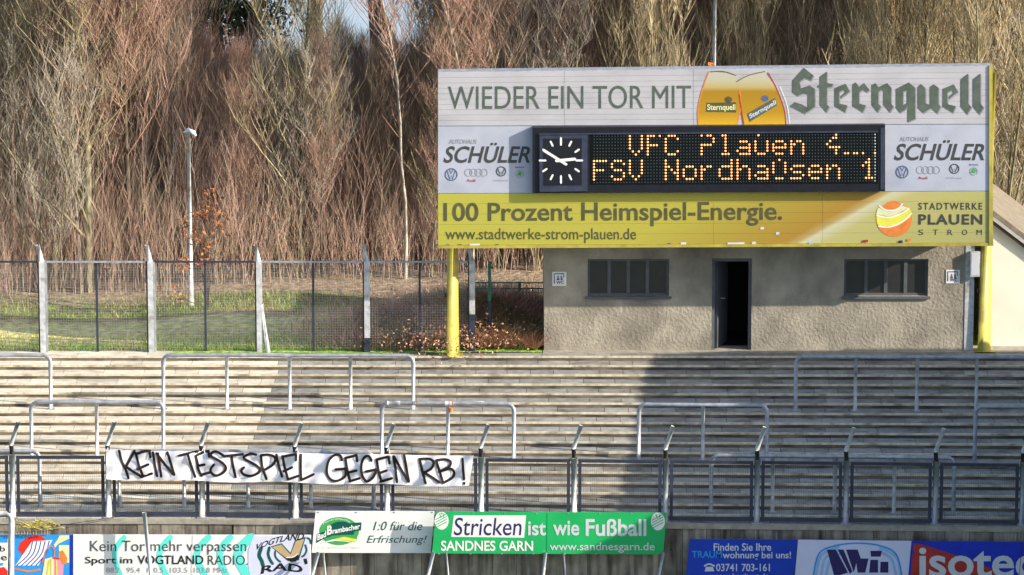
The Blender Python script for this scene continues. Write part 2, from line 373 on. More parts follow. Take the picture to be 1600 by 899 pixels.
# ---------------------------------------------------------------- terrace
X0, X1 = -14.0, 14.0
def strip(b, xa, xb, k0, o0, k1, o1, z0, z1):   # box between two step lines
    b.hexa([(xa, YS(k0, xa)+o0, z0), (xb, YS(k0, xb)+o0, z0), (xb, YS(k1, xb)+o1, z0), (xa, YS(k1, xa)+o1, z0),
            (xa, YS(k0, xa)+o0, z1), (xb, YS(k0, xb)+o0, z1), (xb, YS(k1, xb)+o1, z1), (xa, YS(k1, xa)+o1, z1)])
for k in range(0, NS+1):
    z = -k*R; kf = k if k < NS else NS-.45
    base = MB()
    for xa, xb in ((X0, -6), (-6, X1)):
        if k == 0: base.hexa([(xa, 0, -.6), (xb, 0, -.6), (xb, .6, -.6), (xa, .6, -.6), (xa, 0, z-.03), (xb, 0, z-.03), (xb, .6, z-.03), (xa, .6, z-.03)])
        else: strip(base, xa, xb, kf, 0, k-1, .05, -2.2, z-.03)
    st_ob = base.build('walkway' if k == 0 else 'terrace_step', M['riser'], kind='structure')
    st_ob['label'] = 'stained concrete walkway along the top of the standing terrace' if k == 0 else 'stained concrete step of the standing terrace'
    nb = MB()
    for xa, xb in ((X0, -6), (-6, X1)): strip(nb, xa, xb, kf, -.006, kf, .035, z-.034, z+.003)
    if k < NS: nb.build('nosing', M['nosing'], st_ob)
    x = X0; xbnd = PY(445-5.5*k, 557+14*k, YS(k, -5)).x  # xbnd: edge between painted sun and painted shade on the treads
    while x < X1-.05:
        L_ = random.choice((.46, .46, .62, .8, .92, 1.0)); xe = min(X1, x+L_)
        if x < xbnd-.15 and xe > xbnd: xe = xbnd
        sb = MB(); g = .005; dz = random.uniform(-.003, .002)
        if k == 0: sb.box(x+g, .036, z-.03, xe-g, .598, z+dz)
        else: strip(sb, x+g, xe-g, kf, .036 if k < NS else .0, k-1, -.004, z-.03, z+dz)
        sb.build('concrete_slab', M['slab_sunlit'] if xe <= xbnd+.01 else M['slab_shaded'], st_ob)
        x = xe
ZF = -NS*R; KF = NS-.45
def YF(x): return YS(KF, x)
# retaining wall below the terrace, of board-marked panels
wl = root('retaining_wall', (0, YF(0), -4.6), 'stained grey concrete wall of upright board-marked panels below the terrace', 'wall')
cb = MB()
for xa, xb in ((X0, -6), (-6, X1)): cb.hexa([(xa, YF(xa)-.12, ZF-.09), (xb, YF(xb)-.12, ZF-.09), (xb, YF(xb)-.002, ZF-.09), (xa, YF(xa)-.002, ZF-.09), (xa, YF(xa)-.12, ZF-.004), (xb, YF(xb)-.12, ZF-.004), (xb, YF(xb)-.002, ZF-.004), (xa, YF(xa)-.002, ZF-.004)])
cb.build('coping', M['cope'], wl)
x = X0
while x < X1:
    xe = min(X1, x+.44); j = random.uniform(0, .012); gp = .004 if abs(x+5.16) > .25 else .03
    pb = MB().hexa([(x+gp, YF(x)-.09-j, -4.6), (xe-.004, YF(xe)-.09-j, -4.6), (xe-.004, YF(xe)-.003, -4.6), (x+gp, YF(x)-.003, -4.6),
                (x+gp, YF(x)-.09-j, ZF-.094), (xe-.004, YF(xe)-.09-j, ZF-.094), (xe-.004, YF(xe)-.003, ZF-.094), (x+gp, YF(x)-.003, ZF-.094)])
    po = pb.build('wall_panel', M['wall'], wl)
    for zz in (-2.05, -2.62):
        hb = MB().tube([((x+xe)/2, YF(x)-.098-j, zz), ((x+xe)/2, YF(x)-.108-j, zz)], .016, 8); hb.build('bolt', M['black'], po)
    x = xe
MB().add([(-60, -60, -4.6), (60, -60, -4.6), (60, -6, -4.6), (-60, -6, -4.6)], [(0, 1, 2, 3)]).build('pitch', mat('pitch_grass', (.05, .085, .03), var=.2), kind='structure')
ap = MB().box(.62, .30, -.05, 16, .95, .02).build('apron', M['cope'], kind='structure')
# ---------------------------------------------------------------- crush barriers
def barrier(pxs, k, top, label, ends=(True, True), sticker=False):
    xs_ = [PY(p, 557+14.3*k, YS(k-.5, (p-800)/79)).x for p in pxs]
    z0 = -k*R; h = 1.075
    rt = root('crush_barrier', (xs_[0], YS(k-.5, xs_[0]), z0), label, 'barrier', 'crush barriers on the terrace')
    zt = z0+h; pts = []; rr = .14
    def yp(x): return YS(k-.5, x)
    a, b_ = xs_[0], xs_[-1]
    if ends[0]: pts += [(a, yp(a), z0), (a, yp(a), zt-rr)]+[(a+rr-rr*math.cos(t), yp(a), zt-rr+rr*math.sin(t)) for t in (.4, .8, 1.2)]+[(a+rr, yp(a), zt)]
    else: pts += [(a-.4, yp(a), zt)]
    n_ = max(2, int((b_-a)/.8))
    pts += [(a+rr+(b_-a-2*rr)*i/n_, yp(a+rr+(b_-a-2*rr)*i/n_), zt+random.uniform(-.004, .004)) for i in range(1, n_)]
    if ends[1]: pts += [(b_-rr, yp(b_), zt)]+[(b_-rr+rr*math.sin(t), yp(b_), zt-rr+rr*math.cos(t)) for t in (.4, .8, 1.2)]+[(b_, yp(b_), zt-rr), (b_, yp(b_), z0)]
    else: pts += [(b_+.4, yp(b_), zt)]
    MB().tube(pts, .043, 12).build('rail', M['galv'], rt, smooth=True)
    inner = xs_[1:-1] if all(ends) else (xs_[1:] if ends[0] else xs_[:-1])
    for q in inner: MB().tube([(q, yp(q), z0), (q, yp(q), zt-.03)], .038, 10).build('post', M['galvw'], rt, smooth=True)
    for q in xs_: MB().box(q-.07, yp(q)-.07, z0, q+.07, yp(q)+.07, z0+.012).build('foot_plate', M['galv'], rt)
    return rt, yp, zt
barrier([-115, -17, 80], 6, 552, 'grey tube crush barrier cut by the left frame edge, in the topmost row')
barrier([256, 355, 453, 548, 646], 6, 552, 'long crush barrier with five posts in the topmost row, left of the yellow post')
barrier([1243, 1336, 1432, 1525, 1620, 1716], 6, 552, 'long crush barrier in the topmost row below the right half of the building')
barrier([50, 152, 256], 11, 625, 'short three-post crush barrier in the middle row, above the left end of the white banner')
rt, yp, zt = barrier([597, 700, 803], 11, 625, 'short crush barrier in the middle row with worn white and orange stickers on its rail')
for xa, xb, mm in ((.6, 1.15, 'rust'), (1.2, 1.95, 'white'), (.1, .35, 'white'), (1.28, 1.36, 'o')):
    xx = rt.location.x+xa; MB().tube([(xx, yp(xx), zt), (xx+xb-xa, yp(xx), zt)], .0445, 12).build('sticker', {'rust': M['barkgrey'], 'white': M['dullwhite'], 'o': M['orange']}[mm], rt)
MB().tube([(rt.location.x+1.315, yp(0), zt-.16), (rt.location.x+1.315, yp(0), zt-.08)], .041, 10).build('sticker', M['orange'], rt)
barrier([998, 1098, 1198], 11, 627, 'short three-post crush barrier in the shaded middle row, right of centre')
barrier([1523, 1622, 1722], 11, 627, 'crush barrier in the middle row cut by the right frame edge')
barrier([-140, -38, 63], 16, 697, 'crush barrier in the lowest row cut by the left frame edge')
barrier([187, 288, 388, 486, 584], 16, 697, 'long crush barrier in the lowest row, right behind the white banner')
barrier([1111, 1207, 1304, 1397, 1490], 16, 703, 'long crush barrier in the lowest row behind the right end of the front fence')
# ---------------------------------------------------------------- front fence
fx = [-126, 20, 170, 316, 462, 605, 752, 897, 1040, 1183, 1322, 1462, 1598, 1740]
fr = root('front_fence', (0, YF(0), ZF), 'low dark mesh fence with bent-topped posts along the front edge of the terrace', 'fence')
def wires(b, xa, xb, y0, y1, z0, z1, dx, dz, r, off=0):
    n = max(1, int((xb-xa)/dx))
    for i in range(1, n):
        u = i/n; x = xa+(xb-xa)*u; y = y0+(y1-y0)*u+off
        b.add([(x-r, y, z0), (x+r, y, z0), (x+r, y, z1), (x-r, y, z1), (x, y+r, z0), (x, y+r, z1)], [(0, 1, 2, 3), (1, 4, 5, 2), (4, 0, 3, 5)])
    n = max(1, int((z1-z0)/dz))
    for i in range(1, n):
        z = z0+(z1-z0)*i/n
        b.add([(xa, y0+off-r, z-r), (xb, y1+off-r, z-r), (xb, y1+off-r, z+r), (xa, y0+off-r, z+r), (xa, y0+off, z+r), (xb, y1+off, z+r)], [(0, 1, 2, 3), (3, 2, 5, 4)])
fxw = []
for i, p in enumerate(fx):
    x = (p-800)/79.9*1.0
    x = PY(p, 797, YF(x)).x; y = YF(x)+.05; fxw.append((x, y))
    zt = ZF+1.20
    po = MB().tube([(x, y, ZF), (x, y, zt)], .06, 12).build('post', M['galvw'] if 1 <= i <= 7 else M['galv'], fr, smooth=True)
    MB().tube([(x, y, zt), (x-.01, y, zt+.17)], .045, 10).build('sleeve', M['black'], po)
    MB().tube([(x-.01, y, zt+.15), (x, y, zt+.22), (x+.13, y-.02, zt+.62)], .042, 8).build('bent_tip', M['galvw'], po, smooth=True)
    MB().box(x-.10, y-.10, ZF, x+.10, y+.10, ZF+.015).build('foot_plate', M['galv'], po)
for (xa, ya), (xb, yb) in zip(fxw[:-1], fxw[1:]):
    a, b_ = xa+.075, xb-.075; z0, z1 = ZF+.03, ZF+1.17
    pf = MB()
    def bar(p0, p1, q0, q1, zz0, zz1):
        pf.hexa([(p0, q0-.03, zz0), (p1, q1-.03, zz0), (p1, q1+.03, zz0), (p0, q0+.03, zz0), (p0, q0-.03, zz1), (p1, q1-.03, zz1), (p1, q1+.03, zz1), (p0, q0+.03, zz1)])
    bar(a, b_, ya, yb, z1-.055, z1); bar(a, b_, ya, yb, z0, z0+.07)
    bar(a, a+.06, ya, ya, z0+.07, z1-.055); bar(b_-.06, b_, yb, yb, z0+.07, z1-.055)
    pp = pf.build('fence_panel', M['dark'], fr)
    wb = MB(); wires(wb, a+.06, b_-.06, ya, yb, z0+.07, z1-.055, .04, .08, .0014); wb.build('wire_mesh', M['wired'], pp, kind='stuff')
# hand-painted banner tied to the fence
bn = root('banner', (PY(450, 760, YF(-.5)).x, YF(-.5)-.12, ZF+.3), 'long white cloth banner hand painted with KEIN TESTSPIEL GEGEN RB! on the front fence', 'banner')
YB = YF(-.5)-.075
def wr(px, py): return .018*math.sin(px*.11+py*.05)+.012*math.sin(px*.037-py*.21)+.012*math.sin(px*.23+py*.13)+.02*math.exp(-((px-316)/9)**2)-.02*math.exp(-((px-462)/8)**2)
NX, NY = 150, 10; V = []; Fc = []
for j in range(NY+1):
    for i in range(NX+1):
        u, v = i/NX, j/NY; px = 166+u*574-v*u*7; sag = 1.6*math.sin(u*math.pi*4)**2
        top = 703+u*9+sag*.6; bot = 749+u*11+1.2*math.sin(u*23)
        py = top+(bot-top)*v; V.append(PY(px, py, YB+wr(px, py)))
for j in range(NY):
    for i in range(NX): Fc.append((j*(NX+1)+i, j*(NX+1)+i+1, (j+1)*(NX+1)+i+1, (j+1)*(NX+1)+i))
cl = MB().add(V, Fc).build('cloth', M['cloth'], bn, smooth=True)
A = lambda l: [(140+x/7.49, 680+y/7.49) for x, y in l]
B = lambda l: [(300+x/8, 690+y/8) for x, y in l]
Cc = lambda l: [(500+x/6.154, 690+y/6.154) for x, y in l]
ink = [A([(345, 185), (375, 300), (420, 400), (455, 505)]), A([(525, 185), (475, 280), (425, 370)]), A([(425, 370), (520, 435), (610, 490)]),
 A([(540, 210), (575, 350), (625, 480)]), A([(540, 225), (640, 190), (705, 185)]), A([(700, 185), (712, 260)]), A([(560, 400), (685, 345)]), A([(610, 490), (730, 450)]),
 A([(740, 205), (765, 350), (790, 480)]), A([(800, 215), (820, 360), (838, 485)]), A([(785, 215), (885, 350), (985, 465)]), A([(910, 205), (950, 330), (990, 465)]),
 A([(1050, 240), (1265, 190)]), A([(1150, 235), (1190, 360), (1235, 490)]),
 B([(50, 185), (70, 280), (80, 350), (120, 430)]), B([(50, 180), (130, 140), (205, 118)]), B([(205, 118), (213, 190)]), B([(75, 305), (155, 290)]), B([(120, 415), (230, 385)]),
 B([(395, 180), (350, 150), (290, 125), (240, 150), (240, 185), (300, 220), (380, 270), (422, 320), (410, 370), (350, 415), (290, 425), (240, 390), (235, 340), (275, 290)]),
 B([(400, 185), (635, 160)]), B([(495, 185), (515, 320), (545, 445)]),
 B([(800, 165), (730, 155), (660, 185), (652, 215), (720, 255), (810, 305), (852, 355), (820, 400), (740, 430), (660, 420), (620, 385), (625, 350), (650, 325)]),
 B([(862, 180), (880, 320), (930, 470)]), B([(865, 172), (960, 165), (1030, 195), (1040, 240), (1000, 300), (900, 360)]), B([(1055, 170), (1080, 290), (1125, 438)]),
 B([(1130, 185), (1160, 330), (1200, 470)]), B([(1130, 190), (1300, 158)]), B([(1300, 158), (1300, 235)]), B([(1150, 372), (1250, 325)]), B([(1200, 475), (1330, 430)]),
 B([(1362, 165), (1358, 330), (1365, 480)]), B([(1365, 482), (1440, 450), (1520, 410)]),
 Cc([(210, 180), (195, 138), (150, 128), (90, 175), (65, 260), (75, 330), (120, 375), (180, 375), (240, 335), (248, 268)]), Cc([(248, 262), (150, 270)]),
 Cc([(245, 165), (265, 290), (290, 385)]), Cc([(245, 160), (350, 132)]), Cc([(350, 132), (357, 190)]), Cc([(270, 300), (350, 280)]), Cc([(285, 383), (380, 355)]),
 Cc([(495, 185), (470, 142), (430, 150), (400, 210), (400, 300), (420, 355), (455, 385), (510, 345), (545, 272)]), Cc([(545, 268), (440, 290)]),
 Cc([(545, 180), (565, 290), (590, 385)]), Cc([(545, 175), (660, 145)]), Cc([(660, 145), (668, 210)]), Cc([(570, 305), (640, 280)]), Cc([(580, 387), (690, 355)]),
 Cc([(705, 145), (725, 260), (740, 390)]), Cc([(712, 145), (780, 270), (850, 385)]), Cc([(810, 132), (830, 250), (855, 385)]),
 Cc([(960, 175), (980, 270), (1015, 402)]), Cc([(960, 168), (1050, 168), (1092, 200), (1070, 260), (1000, 300)]), Cc([(1000, 300), (1070, 340), (1150, 395)]),
 Cc([(1120, 190), (1150, 290), (1185, 400)]), Cc([(1120, 182), (1200, 172), (1255, 195), (1240, 245), (1150, 290)]), Cc([(1150, 290), (1250, 262), (1290, 300), (1270, 350), (1185, 400)]),
 Cc([(1370, 168), (1375, 260), (1385, 365)]), Cc([(1386, 398), (1388, 406)])]
bk = MB()
for i, s_ in enumerate(ink):
    ribbon(bk, s_, 4.1, lambda x, y, i=i: PY(x, y, YB+wr(x, y)-.012-.0012*(i % 7)), True)
bk.build('painted_lettering', M['marker'], bn)
for p in (166, 316, 462, 605): MB().tube([PY(p, 705, YB-.02), PY(p+2, 700, YB+.06), PY(p+4, 709, YB+.02)], .012, 6).build('tie', M['dullwhite'], bn)
# ---------------------------------------------------------------- back fence
YBF = .42
bf = root('mesh_fence', (PY(400, 550, YBF).x, YBF, 0), 'tall wire mesh fence with pale bent-topped posts along the top of the terrace', 'fence')
bx = [-270, -102, 68, 237, 406, 574, 738]
bw = []
for i, p in enumerate(bx):
    x = PY(p, 552, YBF).x; bw.append(x); zt = PY(p, 408, YBF).z
    po = MB().box(x-.055, YBF-.05, 0, x+.055, YBF+.06, zt).build('post', M['galvw'], bf)
    MB().tube([(x, YBF, zt-.03), (x-.07, YBF-.02, zt+.33)], [.055, .04], 8).build('bent_tip', M['galvw'], po, smooth=True)
    MB().box(x-.085, YBF-.03, 0, x-.06, YBF+.03, zt-.02).build('panel_stile', M['dark'], po)
    if i >= 5: MB().box(x-.06, YBF-.057, 0, x+.06, YBF-.051, zt*.42 if i == 6 else zt*.16).build('dark_base', M['dark'], po)
    if i == 4: MB().tube([(x+.03, YBF, zt*.52), (x+.17, YBF-.05, .0)], .045, 8).build('brace', M['galvw'], po)
    if i in (2, 3): MB().box(x+.06, YBF-.03, 0, x+.095, YBF+.03, zt-.02).build('panel_stile', M['galv'], po)
zt = PY(400, 408, YBF).z
for xa, xb in zip(bw[:-1], bw[1:]):
    MB().box(xa+.06, YBF-.02, zt-.035, xb-.09, YBF+.02, zt).build('top_rail', M['dark'] if random.random() < .4 else M['galv'], bf)
    xm = (xa+xb)/2; MB().box(xm-.022, YBF+.025, 0, xm+.022, YBF+.07, zt+.02).build('thin_post', M['dark'], bf)
    wb = MB(); wires(wb, xa+.06, xb-.09, YBF, YBF, .03, zt-.04, .05, .05, .0023, .03); wb.build('wire_mesh', M['wire'], bf, kind='stuff')
# green fence further back
YG = 3.2
gf = root('green_fence', (PY(790, 470, YG).x, YG, 0), 'low green wire fence with one tall thin post behind the yellow post', 'fence')
xa, xb = PY(736, 470, YG).x, PY(905, 470, YG).x; zt = PY(800, 442, YG).z
for p in (765, 812, 858): 
    x = PY(p, 470, YG).x; MB().tube([(x, YG, -.1), (x, YG, zt+.02)], .028, 8).build('post', M['wiregreen'], gf)
for q in (zt, zt*.86, zt*.55, zt*.3): MB().box(xa, YG-.012, q-.012, xb, YG+.012, q+.012).build('rail', M['wiregreen'], gf)
wb = MB(); wires(wb, xa, xb, YG, YG, .05, zt, .06, .2, .004); wb.build('wire_mesh', M['wiregreen'], gf, kind='stuff')
x = PY(765, 552, .9).x; tp = root('thin_post', (x, .9, 0), 'thin fence post, green above and dark below, right of the yellow post', 'post')
MB().tube([(x, .9, 0), (x, .9, .95)], .035, 8).build('lower_tube', M['dark'], tp); MB().tube([(x, .9, .95), (x, .9, 1.75)], .035, 8).build('upper_tube', M['wiregreen'], tp)
# ---------------------------------------------------------------- building under the board
YW = .5; YBD = -.52                       # wall face, board face
bl = root('building', (PY(1180, 552, YW).x, YW, 0), 'low rough-rendered building with toilets under the scoreboard', 'building')
xa, xb = PY(850, 552, YW).x, PY(1520, 552, YW).x
zroof = PY(1100, 388, YBD).z+.06
def wx(p): return PY(p, 500, YW).x
def wz(q): return PY(1000, q, YW).z
wl0, wl1, wr0, wr1 = wx(918), wx(1045), wx(1318), wx(1449); wzt, wzb = wz(405), wz(463); d0, d1, dzt = wx(1112), wx(1174), wz(404)
wm_ = MB(); t_ = .32
def wbx(x0, x1, z0, z1): wm_.box(x0, YW, z0, x1, YW+t_, z1)
for x0, x1, holes in ((xa, wl0, 0), (wl0, wl1, 1), (wl1, d0, 0), (d0, d1, 2), (d1, wr0, 0), (wr0, wr1, 1), (wr1, xb-.18, 0)):
    if holes == 0: wbx(x0, x1, 0, zroof)
    if holes == 1: wbx(x0, x1, 0, wzb); wbx(x0, x1, wzt, zroof)
    if holes == 2: wbx(x0, x1, dzt, zroof)
wm_.build('front_wall', M['stucco'], bl)
MB().box(xa, YW+t_, 0, xa+.3, 4.2, zroof).build('side_wall', M['stucco'], bl)
MB().box(xb-.3, YW+t_, 0, xb, 4.2, zroof).build('side_wall', M['stucco'], bl)
MB().box(xa+.3, 3.9, 0, xb-.3, 4.2, zroof).build('rear_wall', M['stucco'], bl)
MB().box(xb-.18, YW-.012, 0, xb-.0, YW+t_, zroof).build('corner_strip', M['galvw'], bl, label='pale painted corner strip at the right end')
MB().box(xa-.05, YBD+.42, zroof, PY(1500, 388, YW).x, 4.3, zroof+.16).build('roof', M['roof'], bl)
MB().box(xa+.3, YW+t_, -.01, xb-.3, 3.9, .012).build('floor', M['interior'], bl)
MB().box(xa+.3, YW+t_+1.6, .012, xb-.3, YW+t_+1.65, zroof-.02).build('inner_wall', M['interior'], bl)
for n_, (x0, x1) in enumerate(((wl0, wl1), (wr0, wr1))):
    f = MB(); fw = .05; yy = YW+.07
    f.box(x0, yy, wzb, x1, yy+.06, wzb+fw); f.box(x0, yy, wzt-fw, x1, yy+.06, wzt); f.box(x0, yy, wzb+fw, x0+fw, yy+.06, wzt-fw); f.box(x1-fw, yy, wzb+fw, x1, yy+.06, wzt-fw)
    wo = f.build('window', M['frame'], bl, label='left window with four dark panes' if n_ == 0 else 'right window with four dark panes')
    w_ = (x1-x0-2*fw)/4
    for i in range(1, 4): MB().box(x0+fw+i*w_-.035, yy-.004, wzb+fw, x0+fw+i*w_+.035, yy+.05, wzt-fw).build('mullion', M['frame'], wo)
    for i in range(4): MB().box(x0+fw+i*w_+(.035 if i else 0), yy+.02, wzb+fw, x0+fw+(i+1)*w_-(.035 if i < 3 else 0), yy+.03, wzt-fw).build('pane', M['glass'], wo)
    MB().box(x0-.05, YW-.05, wzb-.05, x1+.05, YW+.066, wzb-.003).build('sill', M['frame'], wo)
df = MB(); df.box(d0, YW+.05, 0, d0+.06, YW+.16, dzt); df.box(d1-.06, YW+.05, 0, d1, YW+.16, dzt); df.box(d0+.06, YW+.05, dzt-.07, d1-.06, YW+.16, dzt); df.build('door_frame', M['frame'], bl)
dl = MB().hexa([(d0+.06, YW+.17, .02), (d0+.12, YW+.15, .02), (d0+.36, YW+.95, .02), (d0+.31, YW+.97, .02), (d0+.06, YW+.17, dzt-.08), (d0+.12, YW+.15, dzt-.08), (d0+.36, YW+.95, dzt-.08), (d0+.31, YW+.97, dzt-.08)]).build('door', M['doorleaf'], bl, label='grey door standing open inwards')
MB().tube([(d0+.2, YW+.42, 1.0), (d0+.27, YW+.40, 1.0), (d0+.28, YW+.50, 1.0)], .012, 6).build('handle', M['galv'], dl)
for p0, q0, p1, q1, lab, lines in ((863, 425, 885, 447, 'small white WC sign on the left end of the rendered wall', 'WC'), (1478, 422, 1500, 443, 'small white WC sign on the right end of the rendered wall', 'WC')):
    c = PY((p0+p1)/2, (q0+q1)/2, YW-.01); sg = root('sign', c, lab, 'sign')
    a, b_ = PY(p0, q1, YW-.01), PY(p1, q0, YW-.01); MB().box(a.x, YW-.012, a.z, b_.x, YW-.001, b_.z).build('plate', M['printwhite'], sg)
    P = Print(YW-.014, sg)
    P.strokes([[(p0+3, q1-4), (p0+3, q0+3), (p1-4, q0+3), (p1-4, q0+8)]], 1.6, 'navy', 1, 'pictogram', False)
    P.text(lines, (p0+6, q1-8, p1-4, q1-3), 'navy', 1, off=.02)
    P.polys([circle(p0+9, q0+8, 1.5, n=8), [(p0+7, q0+10), (p0+11, q0+10), (p0+11, q0+13), (p0+7, q0+13)], circle(p0+14, q0+8, 1.5, n=8), [(p0+13, q0+10), (p0+16, q0+10), (p0+16, q0+13), (p0+13, q0+13)]], 'greyink', 1, 'pictogram')
p = PY(1522, 410, YW-.02); eb = root('meter_box', p, 'pale box on the pipe at the right corner of the rendered wall', 'box')
a, b_ = PY(1515, 431, YW), PY(1531, 392, YW); MB().box(a.x, YW-.12, a.z, b_.x, YW-.014, b_.z).build('housing', M['galvw'], eb); MB().box(a.x+.02, YW-.125, a.z+.03, b_.x-.02, YW-.121, b_.z-.03).build('lid', M['dullwhite'], eb)
# house at the right edge
YH = .9
hs = root('house', (PY(1600, 552, YH).x, YH, 0), 'cream house wall under a sloping brown eave at the right frame edge', 'house')
hx0 = PY(1536, 550, YH).x; hx1 = hx0+7
def rz(x, dz=0): a = PY(1550, 350, YH); b_ = PY(1600, 388, YH); return a.z+(b_.z-a.z)/(b_.x-a.x)*(x-a.x)+dz
xm = hx0+2.2
MB().add([(hx0, YH, 0), (xm, YH, 0), (xm, YH, rz(xm)), (hx0, YH, rz(hx0)), (hx0, 6, 0), (xm, 6, 0), (xm, 6, rz(xm)), (hx0, 6, rz(hx0))], [(0, 1, 2, 3), (5, 4, 7, 6), (4, 0, 3, 7), (1, 5, 6, 2), (3, 2, 6, 7)]).build('wall', M['housewall'], hs)
rf = MB(); e0, e1 = hx0-.25, xm+.35
def slab(y0, y1, za, zb, m_, nm): return MB().hexa([(e0, y0, rz(e0, za)), (e1, y0, rz(e1, za)), (e1, y1, rz(e1, za)), (e0, y1, rz(e0, za)), (e0, y0, rz(e0, zb)), (e1, y0, rz(e1, zb)), (e1, y1, rz(e1, zb)), (e0, y1, rz(e0, zb))]).build(nm, m_, hs)
slab(YH-.08, 6.2, .005, .09, M['brownwood'], 'eave'); slab(YH-.10, 6.2, .094, .17, M['fascia'], 'fascia'); ro = slab(YH-.09, 6.2, .174, .3, M['tile'], 'roof')
# ---------------------------------------------------------------- the scoreboard
cx = PY(1117, 400, YBD); sb = root('scoreboard', (cx.x, 0.05, 0), 'big white and yellow sponsor-covered scoreboard with clock and lamp display on yellow posts', 'scoreboard')
def quadbox(p, y0, y1, m_, nm, par, label=None):     # front outline given in pixels (TL,TR,BR,BL) at y0, extruded to y1
    f = [PY(px, py, y0) for px, py in p]; g = [Vector((v.x, y1, v.z)) for v in f]
    return MB().add(f+g, [(3, 2, 1, 0), (4, 5, 6, 7), (0, 1, 5, 4), (1, 2, 6, 5), (2, 3, 7, 6), (3, 0, 4, 7)]).build(nm, m_, par, label=label)
top = lambda px: 112.5-(px-684)*9.5/866
bot = lambda px: 388.5-(px-684)*4/866
quadbox([(684, top(684)), (1549, top(1549)), (1552, bot(1552)), (684, bot(684))], YBD+.03, YBD+.40, M['galv'], 'cabinet', sb)
L1 = lambda px: 197-(px-684)*3/866; L2 = lambda px: 303-(px-684)*4/866
def quadp(x0, x1, ta, tb, m_, nm, lab=None, y=YBD): return quadbox([(x0, ta(x0)), (x1, ta(x1)), (x1, tb(x1)), (x0, tb(x0))], y, y+.029, m_, nm, sb, lab)
# corrugated white boards of the top advert
n_ = 10
for i in range(n_):
    fa = lambda px, i=i: top(px)+1+(L1(px)-top(px)-1)*i/n_; fb = lambda px, i=i: top(px)+1+(L1(px)-top(px)-1)*(i+1)/n_-.28
    for x0, x1 in ((684.5, 881.5), (882, 1083), (1083.5, 1549)): quadp(x0, x1, fa, fb, M['white'], 'board_plank')
quadp(684.5, 832, lambda p: L1(p)+.8, lambda p: L2(p)-.8, M['bluewhite'], 'left_panel')
quadp(1383, 1549, lambda p: L1(p)+.8, lambda p: L2(p)-.8, M['bluewhite'], 'right_panel')
for i in range(5):
    fa = lambda px, i=i: L2(px)+(bot(px)-5-L2(px))*i/5; fb = lambda px, i=i: L2(px)+(bot(px)-5-L2(px))*(i+1)/5-.25
    for x0, x1 in ((684.5, 1115), (1115.3, 1285), (1285.3, 1549)): quadp(x0, x1, fa, fb, M['yprint'], 'yellow_plank')
quadbox([(684.5, bot(684)-4.6), (1549, bot(1549)-4.6), (1549, bot(1549)), (684.5, bot(684))], YBD-.02, YBD+.029, M['oliveink'] if 0 else M['yellow'], 'bottom_trim', sb)
quadbox([(1545.5, top(1546)), (1551, top(1551)), (1551.5, bot(1551)), (1545.5, bot(1546))], YBD-.025, YBD+.029, M['yellow'], 'side_trim', sb)
P = Print(YBD-.003, sb)
P.text('WIEDER EIN TOR MIT', (700, 135, 1080, 171), 'greenink', 1, off=0.0, slope=-.004)
# blackletter
O = lambda l, dx=0, dy=0: [(1230+(x+dx)/5, 100+(y+dy)/5) for x, y in l]
e_ = [(370, 190), (455, 155), (490, 215), (415, 270), (415, 255), (452, 222), (438, 202), (415, 215), (405, 220), (407, 310), (470, 325), (450, 378), (370, 330)]
l_ = [(1355, 120), (1415, 75), (1415, 310), (1440, 340), (1405, 395), (1355, 335)]
goth = [O([(40, 130), (130, 30), (205, 90), (185, 130), (135, 112), (95, 140), (105, 192), (175, 168), (215, 195), (215, 335), (135, 390), (20, 330), (60, 300), (110, 315), (160, 342), (160, 240), (130, 232), (80, 250), (40, 225)]),
 O([(255, 100), (310, 60), (310, 150), (360, 158), (350, 180), (310, 187), (310, 320), (330, 335), (305, 380), (255, 320), (255, 190), (232, 178), (255, 160)]), O(e_),
 O([(510, 160), (535, 145), (562, 180), (600, 150), (645, 205), (620, 222), (590, 205), (562, 225), (562, 310), (615, 325), (590, 378), (510, 330)]),
 O([(660, 165), (690, 150), (712, 183), (780, 150), (812, 185), (812, 310), (832, 335), (800, 378), (752, 320), (752, 215), (737, 203), (712, 222), (712, 310), (735, 335), (705, 378), (660, 320)]),
 O([(850, 195), (950, 145), (1000, 185), (1000, 430), (940, 455), (940, 343), (935, 300), (935, 208), (905, 216), (905, 322), (936, 306), (937, 345), (880, 384), (850, 345)]),
 O([(1020, 180), (1045, 158), (1080, 190), (1080, 308), (1115, 320), (1115, 180), (1145, 160), (1182, 185), (1182, 315), (1202, 335), (1172, 388), (1122, 347), (1062, 384), (1020, 345)]),
 O(e_, 845, 5), O(l_), O(l_, 95, 0)]
P.polys([[(x+1.6, y+1.6) for x, y in g] for g in goth], 'lightink', 1, 'letter_outline')
for g in goth: P.poly(g, 'greenink', 2, 'gothic_letter')
